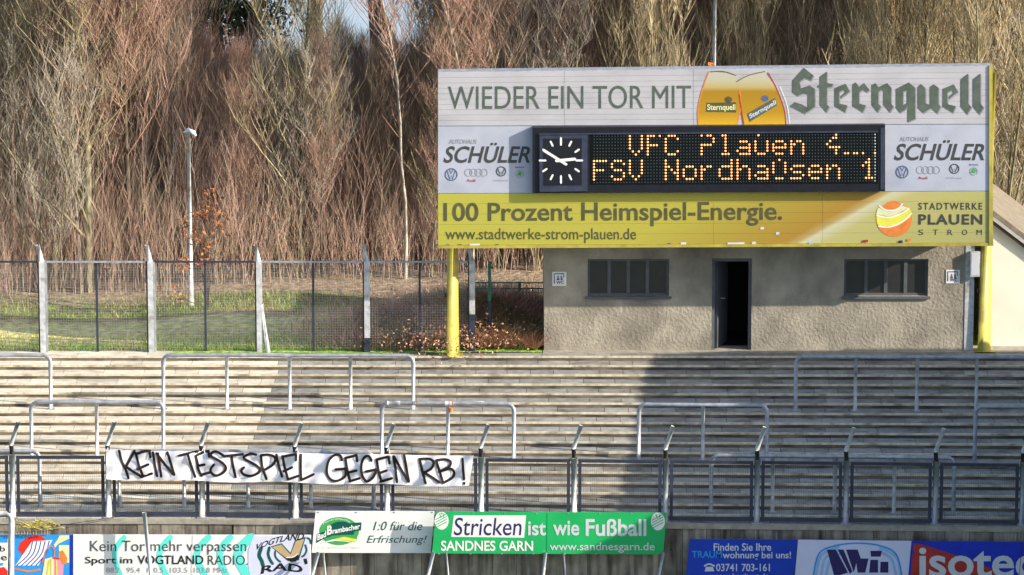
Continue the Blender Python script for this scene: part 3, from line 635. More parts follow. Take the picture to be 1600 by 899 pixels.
# beer glasses
g1 = [(1108, 112), (1150, 115), (1156, 140), (1157, 170), (1152, 195), (1090, 195), (1091, 170), (1097, 140)]
g2 = [(1151, 127), (1163, 118), (1195, 112), (1213, 138), (1225, 170), (1228, 195), (1162, 195), (1158, 170), (1155, 148)]
P.poly(g1, 'beer', 2, 'beer_glass'); P.poly(g2, 'beer', 3, 'beer_glass')
P.strokes([[(1091, 193), (1091, 170), (1097, 142), (1108, 112)], [(1152, 193), (1157, 170), (1156, 140)]], 1.6, 'orange', 3, 'glass_edge')
P.strokes([[(1162, 193), (1158, 170), (1155, 148)], [(1228, 194), (1225, 170), (1213, 138), (1200, 114)]], 1.8, 'brick', 4, 'glass_edge')
P.strokes([[(1110, 112.5), (1130, 112), (1150, 118)], [(1151, 128), (1170, 118), (1195, 112)]], 1.3, 'oliveink', 5, 'glass_rim')
P.strokes([[(1234, 193), (1230, 165), (1219, 136)]], 1.0, 'printwhite', 5, 'glass_highlight')
P.poly([(1104, 161), (1150, 160), (1150, 176), (1103, 175)], 'oliveink', 4, 'glass_label'); P.poly(circle(1138, 156, 6, 5, 14), 'oliveink', 4, 'glass_label')
P.text('Sternquell', (1105, 163, 1149, 175), 'palelime', 5, off=.02)
P.poly([(1167, 178), (1211, 153), (1214, 165), (1171, 191)], 'greenink', 5, 'glass_label'); P.poly(circle(1195, 154, 6, 5, 14), 'blueink', 5, 'glass_label')
P.text('Sternquell', None, 'dullwhite', 6, off=.02, warp=lambda u, q: (1170+u*41+(1-q)*2.5, 188-u*23-q*9))
# side logos
def schueler(ox, w_, ylift=0):
    s_ = w_/133.0; X = lambda v: ox+v*s_; Y = lambda v: v+ylift
    P.text('AUTOHAUS', (X(8), Y(218), X(52), Y(225)), 'lightink', 1, off=.01, shear=.2)
    P.text('SCHÜLER', (X(0), Y(223), X(135), Y(255)), 'greyink', 1, off=.018, shear=.28)
    b = MB(); fn = lambda x, y: P.w(x, y, 1)
    ring(b, X(12), Y(273), 9.2, 1.8, fn); b.build('logo_ring', M['blueink'], sb)
    P.strokes([[(X(6), Y(268)), (X(10), Y(280)), (X(12), Y(274)), (X(14), Y(280)), (X(18), Y(268))], [(X(9.5), Y(266)), (X(12), Y(272)), (X(14.5), Y(266))]], 1.5, 'blueink', 1.2, 'logo', False)
    b = MB(); fn2 = lambda x, y: P.w(x, y, 1.3)
    for i in range(4): ring(b, X(39+i*8), Y(270), 5.6, 1.0, (lambda x, y, i=i: P.w(x, y, 1+.2*i)))
    b.build('logo_rings', M['lightink'], sb)
    P.text('Audi', (X(36), Y(280), X(50), Y(284.5)), 'brick', 1, off=.01)
    b = MB(); ring(b, X(90), Y(268), 7.2, 1.6, fn); b.build('logo_ring', M['greyink'], sb)
    P.strokes([[(X(85), Y(264)), (X(88.5), Y(273)), (X(90), Y(268.5)), (X(91.5), Y(273)), (X(95), Y(264))]], 1.2, 'greyink', 1.2, 'logo', False)
    P.text('Nutzfahrzeuge', (X(78), Y(281), X(101), Y(284)), 'lightink', 1)
    b = MB(); ring(b, X(119), Y(272), 5.8, 1.1, fn); b.build('logo_ring', M['lightink'], sb)
    P.poly([(X(115), Y(274)), (X(118), Y(267)), (X(123), Y(270)), (X(121), Y(275))], 'green2', 1.3, 'logo'); P.text('ŠKODA', (X(112), Y(260), X(126), Y(263)), 'greyink', 1, off=.01)
schueler(693, 133); schueler(1397, 139, -4)
# lower advert
P.text('100 Prozent Heimspiel-Energie.', (693, 317, 1222, 355), 'oliveink', 1, off=.016, slope=-.004)
P.text('www.stadtwerke-strom-plauen.de', (696, 357, 994, 380), 'oliveink', 1, off=.006)
P.text('STADTWERKE', (1435, 317, 1535, 328), 'greyink', 1, off=.015, space=1.25)
P.text('PLAUEN', (1435, 335, 1535, 351.5), 'greyink', 1, off=.03, space=1.15)
for i_, ch in enumerate('STROM'): P.text(ch, (1435+i_*22.8, 359, 1443+i_*22.8, 367.5), 'greyink', 1, name='letter')
P.poly(circle(1397, 343, 28, 27, 32), 'orange', 1, 'sun_ball'); P.poly([(1369, 335), (1395, 340), (1419, 325), (1424, 330), (1422, 340), (1400, 352), (1375, 355), (1370, 348)], 'lime', 2, 'sun_stripe')
P.poly([(1372, 324), (1385, 330), (1400, 329), (1410, 322), (1419, 325), (1405, 336), (1385, 339), (1369, 335)], 'palelime', 2, 'sun_stripe')
P.strokes([[(1370, 337), (1390, 340), (1408, 334), (1420, 326)], [(1373, 354), (1390, 355), (1410, 347), (1424, 334)], [(1374, 322), (1386, 329), (1402, 327), (1410, 319)]], 2.2, 'printwhite', 3, 'sun_line')
P.poly(circle(1396, 320, 11, 6, 18), 'orange', 2, 'sun_cap')
for (q, y_, w_, m_) in ((699, 384, 5, 'blueink'), (718, 384, 6, 'oliveink'), (742, 383, 16, 'dullwhite'), (752, 385, 5, 'greyink'), (776, 384, 6, 'greyink'), (1045, 382, 5, 'blueink'), (1068, 381, 8, 'lilac'), (1150, 381, 26, 'dullwhite'), (1178, 380, 6, 'dullwhite'), (1267, 380, 6, 'paleblue'), (1352, 377, 8, 'brick'), (1407, 378, 6, 'navy'), (1420, 375, 5, 'orange'), (1191, 357, 5, 'dullwhite'), (1215, 365, 5, 'dullwhite')):
    P.poly([(q-w_/2, y_-1.8), (q+w_/2, y_-2.2), (q+w_/2+.5, y_+1.6), (q-w_/2-.5, y_+2)], m_, 8 if y_ > 370 else 2, 'sticker')
# display housing
YD = YBD-.16
quadbox([(832, 199.5), (1383, 195), (1383, 299), (832, 302)], YD, YBD-.001, M['blacksoft'], 'display_housing', sb)
quadbox([(1376, 200), (1382, 200), (1382, 296), (1376, 296.5)], YD-.012, YD-.001, M['casegrey'], 'housing_edge', sb)
quadbox([(842, 209), (1372, 205), (1372, 207.2), (842, 211.2)], YD-.03, YD-.001, M['casegrey'], 'housing_ledge', sb)
ck = quadbox([(843, 212), (918, 211.5), (918, 299), (843, 300)], YD-.03, YD-.001, M['casegrey'], 'clock', sb, 'white-handed clock on a black square face')
K = Print(YD-.032, ck); K.poly([(849, 217), (909, 216.5), (909, 290), (849, 290.5)], 'blacksoft', 1, 'dial')
CX, CY = 876.5, 251
for i in range(12):
    a = math.radians(i*30); r0, r1 = (24.5, 35) if i % 3 == 0 else (26.5, 34)
    K.strokes([[(CX+math.sin(a)*r0*.98, CY-math.cos(a)*r0), (CX+math.sin(a)*r1*.95, CY-math.cos(a)*r1)]], 3.0, 'printwhite', 2, 'hour_mark', False)
K.strokes([[(CX+8, CY+6), (849.5, 235)]], 4.2, 'printwhite', 4, 'minute_hand', False)
K.strokes([[(CX-7, CY+.5), (898, 248.8)]], 4.6, 'printwhite', 3, 'hour_hand', False)
quadbox([(922, 209.5), (1372, 206.5), (1372, 287), (922, 289)], YD-.006, YD-.001, M['ledbg'], 'lamp_field', sb)
FONT = {'V': ["10001", "10001", "10001", "10001", "10001", "01010", "00100"], 'F': ["11101", "10000", "10000", "11110", "10000", "10000", "10000"], 'f': ["11111", "10000", "10000", "11110", "10000", "10000", "10000"],
 'C': ["01110", "10001", "10000", "10000", "10000", "10001", "01110"], 'P': ["10110", "00001", "00001", "11110", "10000", "10000", "10000"], 'l': ["01100", "00100", "00100", "00100", "00100", "00100", "01110"][0:7],
 'a': ["00000", "00000", "01110", "00001", "01111", "10001", "01111"], 'u': ["01000", "00000", "10001", "10001", "10001", "10001", "01110"], 'w': ["00100", "10001", "10001", "10001", "10001", "00000", "01110"],
 'e': ["00000", "00000", "01110", "10001", "11111", "10000", "01110"], 'n': ["00000", "00000", "10110", "11001", "10001", "10001", "10001"], '4': ["00010", "00110", "01000", "10000", "01111", "00010", "00010"],
 'S': ["01110", "10001", "10000", "01110", "00001", "10001", "01110"], 'N': ["10001", "10001", "11001", "10101", "10011", "10001", "10001"], 'o': ["00000", "00000", "01110", "10001", "10001", "10001", "01110"],
 'r': ["00000", "00000", "10110", "11000", "10000", "10000", "10000"], 'd': ["00001", "00001", "01111", "10001", "10001", "10001", "01111"], 'h': ["10000", "10000", "10110", "11001", "10001", "10001", "10001"],
 's': ["00000", "00000", "01111", "10000", "01110", "00001", "11110"], '1': ["00100", "01100", "10100", "00100", "00100", "00100", "01110"], '_': ["00000", "00000", "00000", "00000", "00000", "00000", "11011"], '-': ["00000", "00000", "00000", "00000", "00000", "00000", "10001"], ' ': ["00000"]*7}
lit = set()
for row, txt in ((0, '  VFC Plauen 4_-'), (8, 'fSV Nordhawsen 1')):
    for c_, ch in enumerate(txt):
        for r_, bits in enumerate(FONT[ch]):
            for q, bit in enumerate(bits):
                if bit == '1': lit.add((row+r_, c_*6+q))
on, off_, old = MB(), MB(), MB(); pc = (1367-928)/94.0; prh = 4.83
def dot(b, px, py, r, y, th):
    c = PY(px, py, y); n = 8
    vs = [(c.x+r*math.cos(2*math.pi*i/n), y, c.z+r*math.sin(2*math.pi*i/n)) for i in range(n)]; vs.append((c.x, y-th, c.z))
    b.add(vs, [(i, (i+1) % n, n) for i in range(n)])
for r_ in range(16):
    for c_ in range(95):
        px = 928+c_*pc; py = 213.3+r_*prh-c_*.03
        if (r_, c_) in lit: dot(on, px, py, .0205, YD-.008, .012)
        elif c_ == 94: dot(old, px, py, .016, YD-.008, .006)
        else: dot(off_, px, py, .014, YD-.008, .006)
on.build('lit_lamps', M['led'], sb, kind='stuff'); off_.build('unlit_lamps', M['ledoff'], sb, kind='stuff'); old.build('faded_lamps', M['ledold'], sb, kind='stuff')
for p in (707.5, 1537.5):
    yp_ = .06 if p < 800 else .5
    c = PY(p, 555, yp_); MB().tube([(c.x, yp_, 0), (c.x, yp_, zroof+3.3)], .135, 20).build('post', M['yellow'], sb, smooth=True)
    MB().box(c.x-.2, yp_-.2 if p > 800 else -.0, .001, c.x+.2, yp_+.2, .022).build('base_plate', M['yellow'], sb)
    MB().box(c.x-.16, yp_-.06, 1.2, c.x-.13, yp_, 1.28).build('bracket', M['blacksoft'], sb)
for zz in (2.6, 4.6):
    for p in (707.5, 1537.5):
        c = PY(p, 555, .06); MB().box(c.x-.06, YBD+.40, zz, c.x+.06, .0 if p < 800 else .4, zz+.1).build('bracket', M['yellow'], sb)
c = PY(1116, 105, .3); ms = root('mast', (c.x, .3, 0), 'thin pale mast rising behind the top edge of the scoreboard', 'mast')
MB().tube([(c.x, .3, zroof+.16), (c.x, .3, c.z+2.2)], [.045, .03], 8).build('tube', M['galvw'], ms, smooth=True); MB().tube([(c.x-.12, .3, c.z+.05), (c.x+.0, .3, c.z+.05)], .05, 8).build('clamp', M['orange'], ms)
# ---------------------------------------------------------------- advertising on the wall
def board(px0, py0, px1, py1, y, label, m_='printwhite', slope=0.0, slant=0.0, nm='advertising_board', depth=.03):
    c = PY((px0+px1)/2, (py0+py1)/2, y); rt = root(nm, c, label, 'banner', None)
    quadbox([(px0, py0), (px1, py0+slope), (px1-slant, py1+slope), (px0-slant, py1)], y, y+depth, M[m_], 'panel', rt)
    return rt, Print(y-.002, rt)
def eyelets(P, rt, px0, px1, py, n_):
    for i in range(n_):
        q = px0+(px1-px0)*i/(n_-1); P.poly(circle(q, py, 1.6, 1.3, 8), 'lightink', 3, 'eyelet')
YL = YF(-8)-.55
rt, P = board(-60, 836, 12, 905, YL, 'blue and white advertising board cut by the left frame edge', 'printwhite')
P.poly([(-60, 836), (12, 836), (12, 848), (-60, 848)], 'skyblue', 1, 'blue_band'); P.text('ab', (-9, 853, 8, 862), 'blackink', 1, off=.01); P.text('ne', (-9, 869, 11, 876), 'blackink', 1, off=.01); P.poly([(-20, 880), (6, 880), (4, 884), (-20, 884)], 'skyblue', 1, 'blue_patch'); P.poly([(-10, 899), (-4, 888), (6, 886), (12, 892), (12, 905), (-10, 905)], 'red', 1, 'red_patch')
rt, P = board(21, 836, 114, 905, YL-.01, 'holiday advertising board with striped deck chair, red parasol and beach bags', 'skyblue')
P.poly([(109.5, 836), (114, 836), (113, 905), (109, 905)], 'royal', 1, 'border')
P.poly([(28, 859), (32, 848), (42, 840), (55, 836.5), (66, 838), (72, 844), (60, 852), (42, 870), (36, 868)], 'red', 1, 'parasol')
P.poly([(50, 846), (82, 844), (60, 884), (24, 884)], 'printwhite', 2, 'deck_chair')
P.strokes([[(51+i*6.5, 846), (45+i*6.5, 866), (26+i*7.5, 884)] for i in range(5)], 1.4, 'royal', 3, 'stripe')
P.poly([(93, 837), (108, 836.5), (108, 842), (99, 846), (91, 850), (86, 856), (84, 852), (90, 843)], 'cream', 1, 'sun'); P.poly([(92, 852), (108, 852), (108, 880), (92, 876)], 'cream', 1, 'sand')
P.strokes([[(66, 880), (72, 860), (80, 854), (85, 860), (84, 872)]], 1.6, 'orange', 4, 'bag_handle'); P.poly([(65, 905), (70, 874), (84, 870), (84, 905)], 'cream', 3, 'beach_bag'); P.poly([(84, 905), (84, 871), (94, 872), (100, 874), (98, 905)], 'pink', 3, 'beach_bag')
P.strokes([[(83, 872), (92, 873)]], 3, 'red', 5, 'bag_rim'); P.poly([(93, 862), (98, 860), (105, 872), (104, 882), (97, 882), (94, 874)], 'orange', 4, 'flip_flop'); P.strokes([[(73, 905), (77, 876)], [(89, 905), (88, 876)], [(80, 905), (80, 874)]], 2, 'lime', 6, 'stripe')
P.strokes([[(24, 889), (45, 893), (62, 890)]], 3, 'orange', 3, 'chair_frame')
YL2 = YL-.02
rt, P = board(114.5, 835.5, 486, 905, YL2, 'long white radio advertising board reading Kein Tor mehr verpassen', 'printwhite', 1.0)
for i, (xa_, bulge, wd) in enumerate(((186, 8, 8), (258, 10, 9), (318, 12, 10), (352, 10, 10), (384, 14, 14))):
    P.strokes([[(xa_+8, 840), (xa_-bulge*.6, 857), (xa_-bulge*.8, 875), (xa_+2, 899)]], wd, 'teal', 1+.3*i, 'arc')
P.poly(circle(440, 878, 52, 46, 36), 'lilac', 3, 'disc') if 0 else P.poly([(396, 838), (484, 838), (484, 905), (392, 905), (388, 885), (388, 860)], 'lilac', 3, 'disc')
P.text('Kein Tor mehr verpassen', (141, 845, 385, 867), 'greyink', 4, off=-.004)
P.text('Sport im', (133, 870, 207, 884), 'blackink', 4, off=.01); P.text('VOGTLAND', (215, 868, 318, 882), 'blackink', 4, off=.012); P.text('RADIO.', (325, 868, 387, 883), 'greyink', 4, off=-.003)
for t_, x0_, x1_ in (('88.2', 166, 187), ('95.4', 198, 219), ('100.5', 230, 255), ('103.5', 266, 293), ('103.8', 303, 328), ('MHz', 334, 355)): P.text(t_, (x0_, 887, x1_, 895), 'lightink', 4)
P.strokes([[(301, 837), (299, 899)]], .7, 'lightink', 5, 'seam', False)
def arcw(u, q): 
    a = math.radians(-158+u*96); r_ = 47+q*13; return 452+r_*math.cos(a)*1.02, 895+r_*math.sin(a)*.95-(4*u)
P.text('VOGTLAND', None, 'blackink', 5, off=.02, warp=lambda u, q: (399+u*76+(-2+4*q), 861-math.sin(u*1.7)*17-q*10.5))
P.poly([(423, 854), (440, 849), (454, 864), (461, 844), (478, 839), (467, 876), (450, 877)], 'dkgreen', 5, 'letter_v'); P.poly([(425, 855), (439.5, 851), (454, 867), (462, 846), (475.5, 842), (465, 874), (451, 875)], 'skin', 6, 'letter_v')
P.poly([(447, 871), (458, 871), (466, 865), (467, 872), (463, 877), (456, 878.5), (450, 876)], 'blackink', 7, 'smile'); P.strokes([[(448, 871.3), (458, 870.5), (465.5, 865.5)]], 1.6, 'printwhite', 8, 'teeth')
P.strokes([[(408, 857), (405, 868), (409, 877), (411, 884)], ], 6, 'dkgreen', 5, 'arc'); P.strokes([[(421, 856), (419, 866), (422, 875), (426, 881)]], 4.5, 'dkgreen', 5, 'arc'); P.strokes([[(430, 862), (430, 869), (434, 875), (438, 878)], [(477, 852), (479, 860), (476, 867), (472, 870)], [(480, 841), (484, 843), (485.5, 849)]], 3, 'dkgreen', 5, 'arc')
P.text('RAD', None, 'blackink', 5, off=.03, warp=lambda u, q: (407+u*65+2*q, 900-math.sin(.3+u*2.4)*8-q*12)); P.poly([(474, 874), (479, 872.5), (481, 881), (476.5, 882.5)], 'blackink', 5, 'letter_i')
YM = YF(0)-.2
rt, P = board(493, 799, 679, 864, YM, 'white mineral water banner with a green oval logo and green italic slogan', 'printwhite', .5, 6)
P.poly([(560, 800), (625, 800), (600, 863), (545, 863)], 'palelime', .5, 'tint') if 0 else None
P.poly(circle(530, 830, 31, 22, 32), 'green2', 1, 'logo_oval'); P.poly(circle(533, 830, 21, 15, 28), 'dkgreen', 2, 'logo_oval')
P.poly([(494, 849), (496, 834), (512, 829), (535, 821), (552, 817), (565, 816.5), (564, 829), (545, 832), (525, 836), (508, 841)], 'dkgreen', 3, 'ribbon')
P.poly([(505, 845), (520, 837), (545, 836), (559, 836), (557, 846), (540, 842), (520, 842)], 'green2', 4, 'field'); P.poly([(520, 843), (538, 839), (558, 843), (557, 847), (540, 845)], 'lime', 5, 'field'); P.poly([(500, 849), (520, 843), (545, 846), (556, 850), (540, 846.5), (524, 845.5)], 'printwhite', 6, 'field')
P.text('Bad', None, 'printwhite', 5, off=.03, warp=lambda u, q: (496+u*13.5, 845-u*6-q*9.5)); P.text('B', None, 'printwhite', 5, off=.04, warp=lambda u, q: (511+u*8, 836.5-u*1.5-q*14.5)); P.text('rambacher', None, 'printwhite', 5, off=.03, warp=lambda u, q: (519.5+u*43, 834.5-u*8-q*(8.5)))
P.text('Mineralquelle', None, 'printwhite', 4, warp=lambda u, q: (505+u*42, 822-math.sin(.1+u*2.6)*9-q*4))
P.text('1:0 für die', (583, 815, 660, 829), 'dkgreen', 2, off=.0, shear=.3); P.text('Erfrischung!', (573, 837, 667, 852), 'dkgreen', 2, shear=.3)
P.text('Natur pur genießen aus dem Vogtland', (492, 854, 562, 858), 'palelime', 2); eyelets(P, rt, 497, 675, 801, 4)
YM = YF(7)-.2
rt, P = board(681, 800, 1042, 865, YM, 'wide green knitting yarn banner reading Stricken ist wie Fußball', 'green', 1.5, 6)
P.poly([(709, 805.5), (822, 805.5), (819, 840.5), (705, 839)], 'printwhite', 1, 'white_box')
P.text('Stricken', (709, 809, 815, 837), 'navy', 2, off=.005, shear=.12); P.text('ist', (825, 815, 853, 837), 'dullwhite', 2, off=.02); P.text('wie', (864, 814, 905, 837), 'dullwhite', 2, off=.02); P.text('Fußball', (915, 811, 1010, 838), 'dullwhite', 2, off=.022)
P.text('SANDNES GARN', (689, 845, 833, 861), 'printwhite', 2, off=.02, slope=.002); P.text('www.sandnesgarn.de', (859, 848, 1023, 864), 'dullwhite', 2, off=.006)
for cx_, cy_, mm in ((690, 814, 'printwhite'), (1028, 815, 'palelime')):
    P.poly(circle(cx_, cy_, 11, 14, 24), 'printwhite', 2, 'yarn_ball')
    P.strokes([[(cx_-9, cy_+6+i*4.2-8), (cx_+8, cy_-7+i*4.2-4)] for i in range(4)]+[[(cx_-3, cy_-11), (cx_-1, cy_-5)], [(cx_+3, cy_-11), (cx_+3, cy_-6)]], 1.3, 'green', 3, 'yarn_thread')
P.strokes([[(855, 802), (854, 866)]], .6, 'dkgreen', 2, 'seam', False); eyelets(P, rt, 690, 1036, 802.5, 8); eyelets(P, rt, 686, 1030, 865.5, 8)
YR = YF(6)-.5
rt, P = board(1077, 843, 1246, 912, YR, 'dark blue housing advertising board reading Finden Sie Ihre TRAUMwohnung bei uns!', 'blue', 1, 6)
P.text('Finden Sie Ihre', (1115, 849, 1205, 861), 'dullwhite', 1, off=.015); P.text('TRAUM', (1081, 861, 1128, 872), 'skyblue', 1, off=.02); P.text('wohnung bei uns!', (1129, 862, 1236, 876), 'dullwhite', 1, off=.015)
P.text('03741 703-161', (1119, 881, 1203, 893), 'dullwhite', 1, off=.015); P.poly([(1103, 886), (1114, 886), (1116, 893), (1101, 893)], 'dullwhite', 1, 'telephone'); P.strokes([[(1101, 884.5), (1108, 881.5), (1116, 884.5)]], 2.6, 'dullwhite', 1.5, 'telephone'); P.text('www.wbg-plauen.de', (1110, 896, 1200, 906), 'dullwhite', 1)
rt, P = board(1247, 844, 1424, 912, YR+.01, 'pale advertising board with blue arches around dark blue slanted letters', 'lilac', 2, 6)
P.strokes([[(1275+i*8, 899), (1283+i*7, 868+i*4), (1310+i*2, 855+i*5)] for i in range(3)], 4.5, 'paleblue', 1, 'arch')
P.strokes([[(1408-i*8, 899), (1400-i*7, 870+i*4), (1375-i*2, 856+i*5)] for i in range(2)], 4.5, 'paleblue', 1, 'arch')
P.strokes([[(1271, 899), (1280, 865), (1305, 853), (1340, 849), (1375, 853), (1400, 866), (1409, 899)]], 2.5, 'skyblue', 1.5, 'arch')
P.polys([[(1292, 859), (1306, 859), (1325, 895), (1312, 899), (1303, 899)], [(1309, 859), (1318, 859), (1332, 893), (1328, 897)], [(1322, 859), (1340, 859), (1345, 873), (1357, 873), (1352, 895), (1340, 895), (1338, 880), (1334, 895)], [(1360, 875), (1372, 875), (1372, 895), (1358, 895)], [(1360, 861), (1378, 861), (1376, 870), (1361, 870)], [(1376, 878), (1388, 878), (1388, 895), (1375, 895)]], 'navy', 2, 'slanted_letter')
rt, P = board(1425, 846, 1650, 914, YR, 'blue advertising board with a red wedge and white lettering at the right frame edge', 'royal', 2, 6)
P.poly([(1428, 849), (1445, 852), (1530, 880), (1600, 914), (1421, 914)], 'brick', 1, 'red_wedge')
P.text('isotec', (1436, 856, 1618, 903), 'dullwhite', 2, off=.02); P.strokes([[(1597, 849), (1592, 905)]], .8, 'navy', 3, 'seam', False)
# poles and struts in front of the wall
def pole(name, pts, r, m_, label, cat, grp=None):
    rt_ = root(name, pts[0], label, cat, grp); MB().tube(pts, r, 10).build('tube', M[m_], rt_, smooth=True)
    q = Vector(pts[-1]); MB().tube([q, q+Vector((0, 0, -.03))], r*1.5, 10).build('foot', M['galv'], rt_); return rt_
pole('pole', [PY(225, 801, YL-.25), PY(234, 880, YL-.28), PY(240, 940, YL-.3)], .04, 'dullwhite', 'thin white pole leaning in front of the radio advertising board', 'pole')
for i, (a, b_, lab) in enumerate(((497, 480, 'pale strut under the left end of the mineral water banner'), (505, 512, 'short pale strut just right of the water banner left corner'), (677, 662, 'pale strut where the water banner meets the green banner'), (697, 704, 'thin slanted strut under the left end of the green banner'), (852, 846, 'pale strut under the middle of the green banner'), (880, 887, 'thin slanted strut under the right half of the green banner'), (1036, 1024, 'pale strut under the right end of the green banner'))):
    thin = i in (1, 3, 5)
    pole('strut', [PY(a, 864, YM-.02), PY(b_, 930, YM-.5)], .018 if thin else .035, 'galvw' if i < 5 else 'galv', lab, 'strut', 'struts under the banners')
rl = root('railing', PY(17, 899, YL-.5), 'pale round tube railing corner at the lower left', 'railing')
MB().tube([PY(-60, 803, YL-.5), PY(10, 803, YL-.5), PY(16, 806, YL-.5), PY(18, 813, YL-.5), PY(18, 940, YL-.5)], .055, 12).build('tube', M['galvw'], rl, smooth=True)
MB().tube([PY(18, 930, YL-.5), PY(18, 940, YL-.5)], .09, 12).build('foot', M['galv'], rl)
nr = root('net', PY(55, 830, YL-.1), 'yellow rope net bundled above the beach advertising board', 'net'); nbm = MB()
for i in range(26):
    a = random.uniform(22, 70); nbm.tube([PY(a+u*random.uniform(10, 18), 818+6*math.sin(i+u)+u*random.uniform(-1, 4), YL-.12+random.uniform(-.05, .05)) for u in range(3)], .008, 5)
for i in range(12): nbm.tube([PY(24+i*4.5, 820+random.uniform(-2, 2), YL-.1), PY(25+i*4.5, 835, YL-.08)], .006, 5)
nbm.build('cord', M['net'], nr, kind='stuff')
cr = root('cable', PY(130, 820, YF(-8)-.15), 'thin dark cable sagging across the concrete wall at the left', 'cable'); MB().tube([PY(24, 812, YF(-8)-.3), PY(50, 823, YF(-8)-.2), PY(90, 822, YF(-8)-.2), PY(195, 806, YF(-8)-.15)], .007, 5).build('strand', M['black'], cr)
# ---------------------------------------------------------------- unseen blocker added right of the frame, shaped to shade the terrace
tn = root('shade_blocker', (13.6, -6, -1), 'rounded pale blocker added out of view to shade the terrace', 'blocker')
prof = [(-.5, -.5), (-.55, .5), (-.75, 1.5), (-1.4, 2.6), (-2.1, 3.5), (-3.0, 4.4), (-4.2, 4.3), (-6.2, 4.0), (-10.3, 3.4), (-15, 2.3), (-17, .5), (-17.2, -4.6)]
V = [(12.2, y, z) for y, z in prof]+[(15, y, z) for y, z in prof]; n_ = len(prof)
MB().add(V, [(i, i+1, i+1+n_, i+n_) for i in range(n_-1)]+[tuple(range(n_)), tuple(reversed(range(n_, 2*n_)))]).build('blocker_shell', M['blocker'], tn)
for i, (y, z) in enumerate(prof[1:-1]):
    if i % 2 == 0: MB().tube([(12.15, y, z), (15.05, y, z)], .03, 6).build('blocker_bar', M['galv'], tn)
# ---------------------------------------------------------------- lamp post behind the fence
YP = 5.0; a = PY(299, 470, YP); t0 = PY(294, 209, YP)
lp = root('lamp_post', (a.x, YP, 0), 'pale slightly leaning lamp post with a small flat head in front of the wood', 'street lamp')
MB().tube([(a.x, YP, 0), (t0.x, YP, t0.z)], [.055, .04], 10).build('post', M['galvw'], lp, smooth=True)
hd = MB().tube([(t0.x-.1, YP, t0.z+.02), (t0.x, YP, t0.z+.07), (t0.x+.12, YP-.03, t0.z+.02), (t0.x+.17, YP-.05, t0.z-.04)], [.02, .06, .055, .02], 8).build('lamp_head', M['dullwhite'], lp, smooth=True)
# ---------------------------------------------------------------- trees
def tubes_np(A_, B_, ra, rb, ca, cb):        # many three-sided tapered sticks at once
    d = B_-A_; l = np.linalg.norm(d, axis=1, keepdims=True); d = d/np.maximum(l, 1e-6)
    ref = np.where(np.abs(d[:, 2:3]) < .9, np.array([[0, 0, 1.]]), np.array([[1., 0, 0]])); u = np.cross(d, ref); u /= np.linalg.norm(u, axis=1, keepdims=True); v = np.cross(d, u)
    n = len(A_); V_ = np.zeros((n, 6, 3)); Cx = np.zeros((n, 6, 3))
    for k in range(3):
        o_ = u*math.cos(k*2.0944)+v*math.sin(k*2.0944); V_[:, k] = A_+o_*ra[:, None]; V_[:, k+3] = B_+o_*rb[:, None]; Cx[:, k] = ca; Cx[:, k+3] = cb
    base = (np.arange(n)*6)[:, None]; Fq = np.concatenate([base+np.array([[k, (k+1) % 3, 3+(k+1) % 3, 3+k]]) for k in range(3)])
    return V_.reshape(-1, 3), Fq, Cx.reshape(-1, 3)
def grow(height, trunk_r, nb, spread, up, twigs, seed, start=.15, lean=0.0, fork=0, twigcol=((.24, .12, .085), (.30, .15, .11)), tl=1.0):
    """returns trunk tube list and twig segments"""
    rr = random.Random(seed); segs = []; trunks = []
    def path(p, d, L, r0, r1, n, wob):
        pts = [Vector(p)]; dd = Vector(d).normalized()
        for i in range(n):
            dd = (dd+Vector((rr.gauss(0, wob), rr.gauss(0, wob), rr.gauss(0, wob*.4)+up*.12))).normalized(); pts.append(pts[-1]+dd*L/n)
        return pts, [r0+(r1-r0)*i/n for i in range(n+1)]
    mains = []
    if fork:
        for i in range(fork):
            a = rr.uniform(0, 6.28); mains.append(path((0, 0, 0), (math.cos(a)*.16*spread*2, math.sin(a)*.16*spread*2, 1), height*rr.uniform(.85, 1), trunk_r*rr.uniform(.6, 1), .01, 9, .05))
    else: mains.append(path((0, 0, 0), (lean, 0, 1), height, trunk_r, .01, 10, .05))
    for pts, rs in mains: trunks.append((pts, rs))
    br = []
    for pts, rs in mains:
        for i in range(nb//len(mains)):
            t = start+(1-start)*rr.random()**.8; q = t*(len(pts)-1); k = min(int(q), len(pts)-2); p = pts[k].lerp(pts[k+1], q-k); a = rr.uniform(0, 6.28)
            L = height*(.12+.34*(1-t))*spread*rr.uniform(.7, 1.3); bp, brs = path(p, (math.cos(a)*.8, math.sin(a)*.8, .35+up), L, max(.008, rs[k]*.38), .005, 5, .09)
            if brs[0] > .018: trunks.append((bp, brs))
            else: br.append((bp, brs))
            for _ in range(3):
                t2 = rr.uniform(.2, .95)*5; k2 = min(int(t2), 4); p2 = bp[k2].lerp(bp[k2+1], t2-k2); a2 = rr.uniform(0, 6.28)
                br.append(path(p2, (math.cos(a2), math.sin(a2), .5+up), L*rr.uniform(.3, .6), .009, .004, 3, .13))
    allb = br+mains
    for _ in range(twigs):
        bp, brs = allb[rr.randrange(len(allb))] if rr.random() < .9 else mains[0]; n = len(bp)-1; t2 = rr.uniform(.25 if bp is not mains[0][0] else .35, 1)*n; k2 = min(int(t2), n-1); p2 = bp[k2].lerp(bp[k2+1], t2-k2); a2 = rr.uniform(0, 6.28)
        tw = path(p2, (math.cos(a2)*.7, math.sin(a2)*.7, .6+up), rr.uniform(.3, .9)*tl, .0055, .0025, 2, .18); br.append(tw)
    return trunks, br
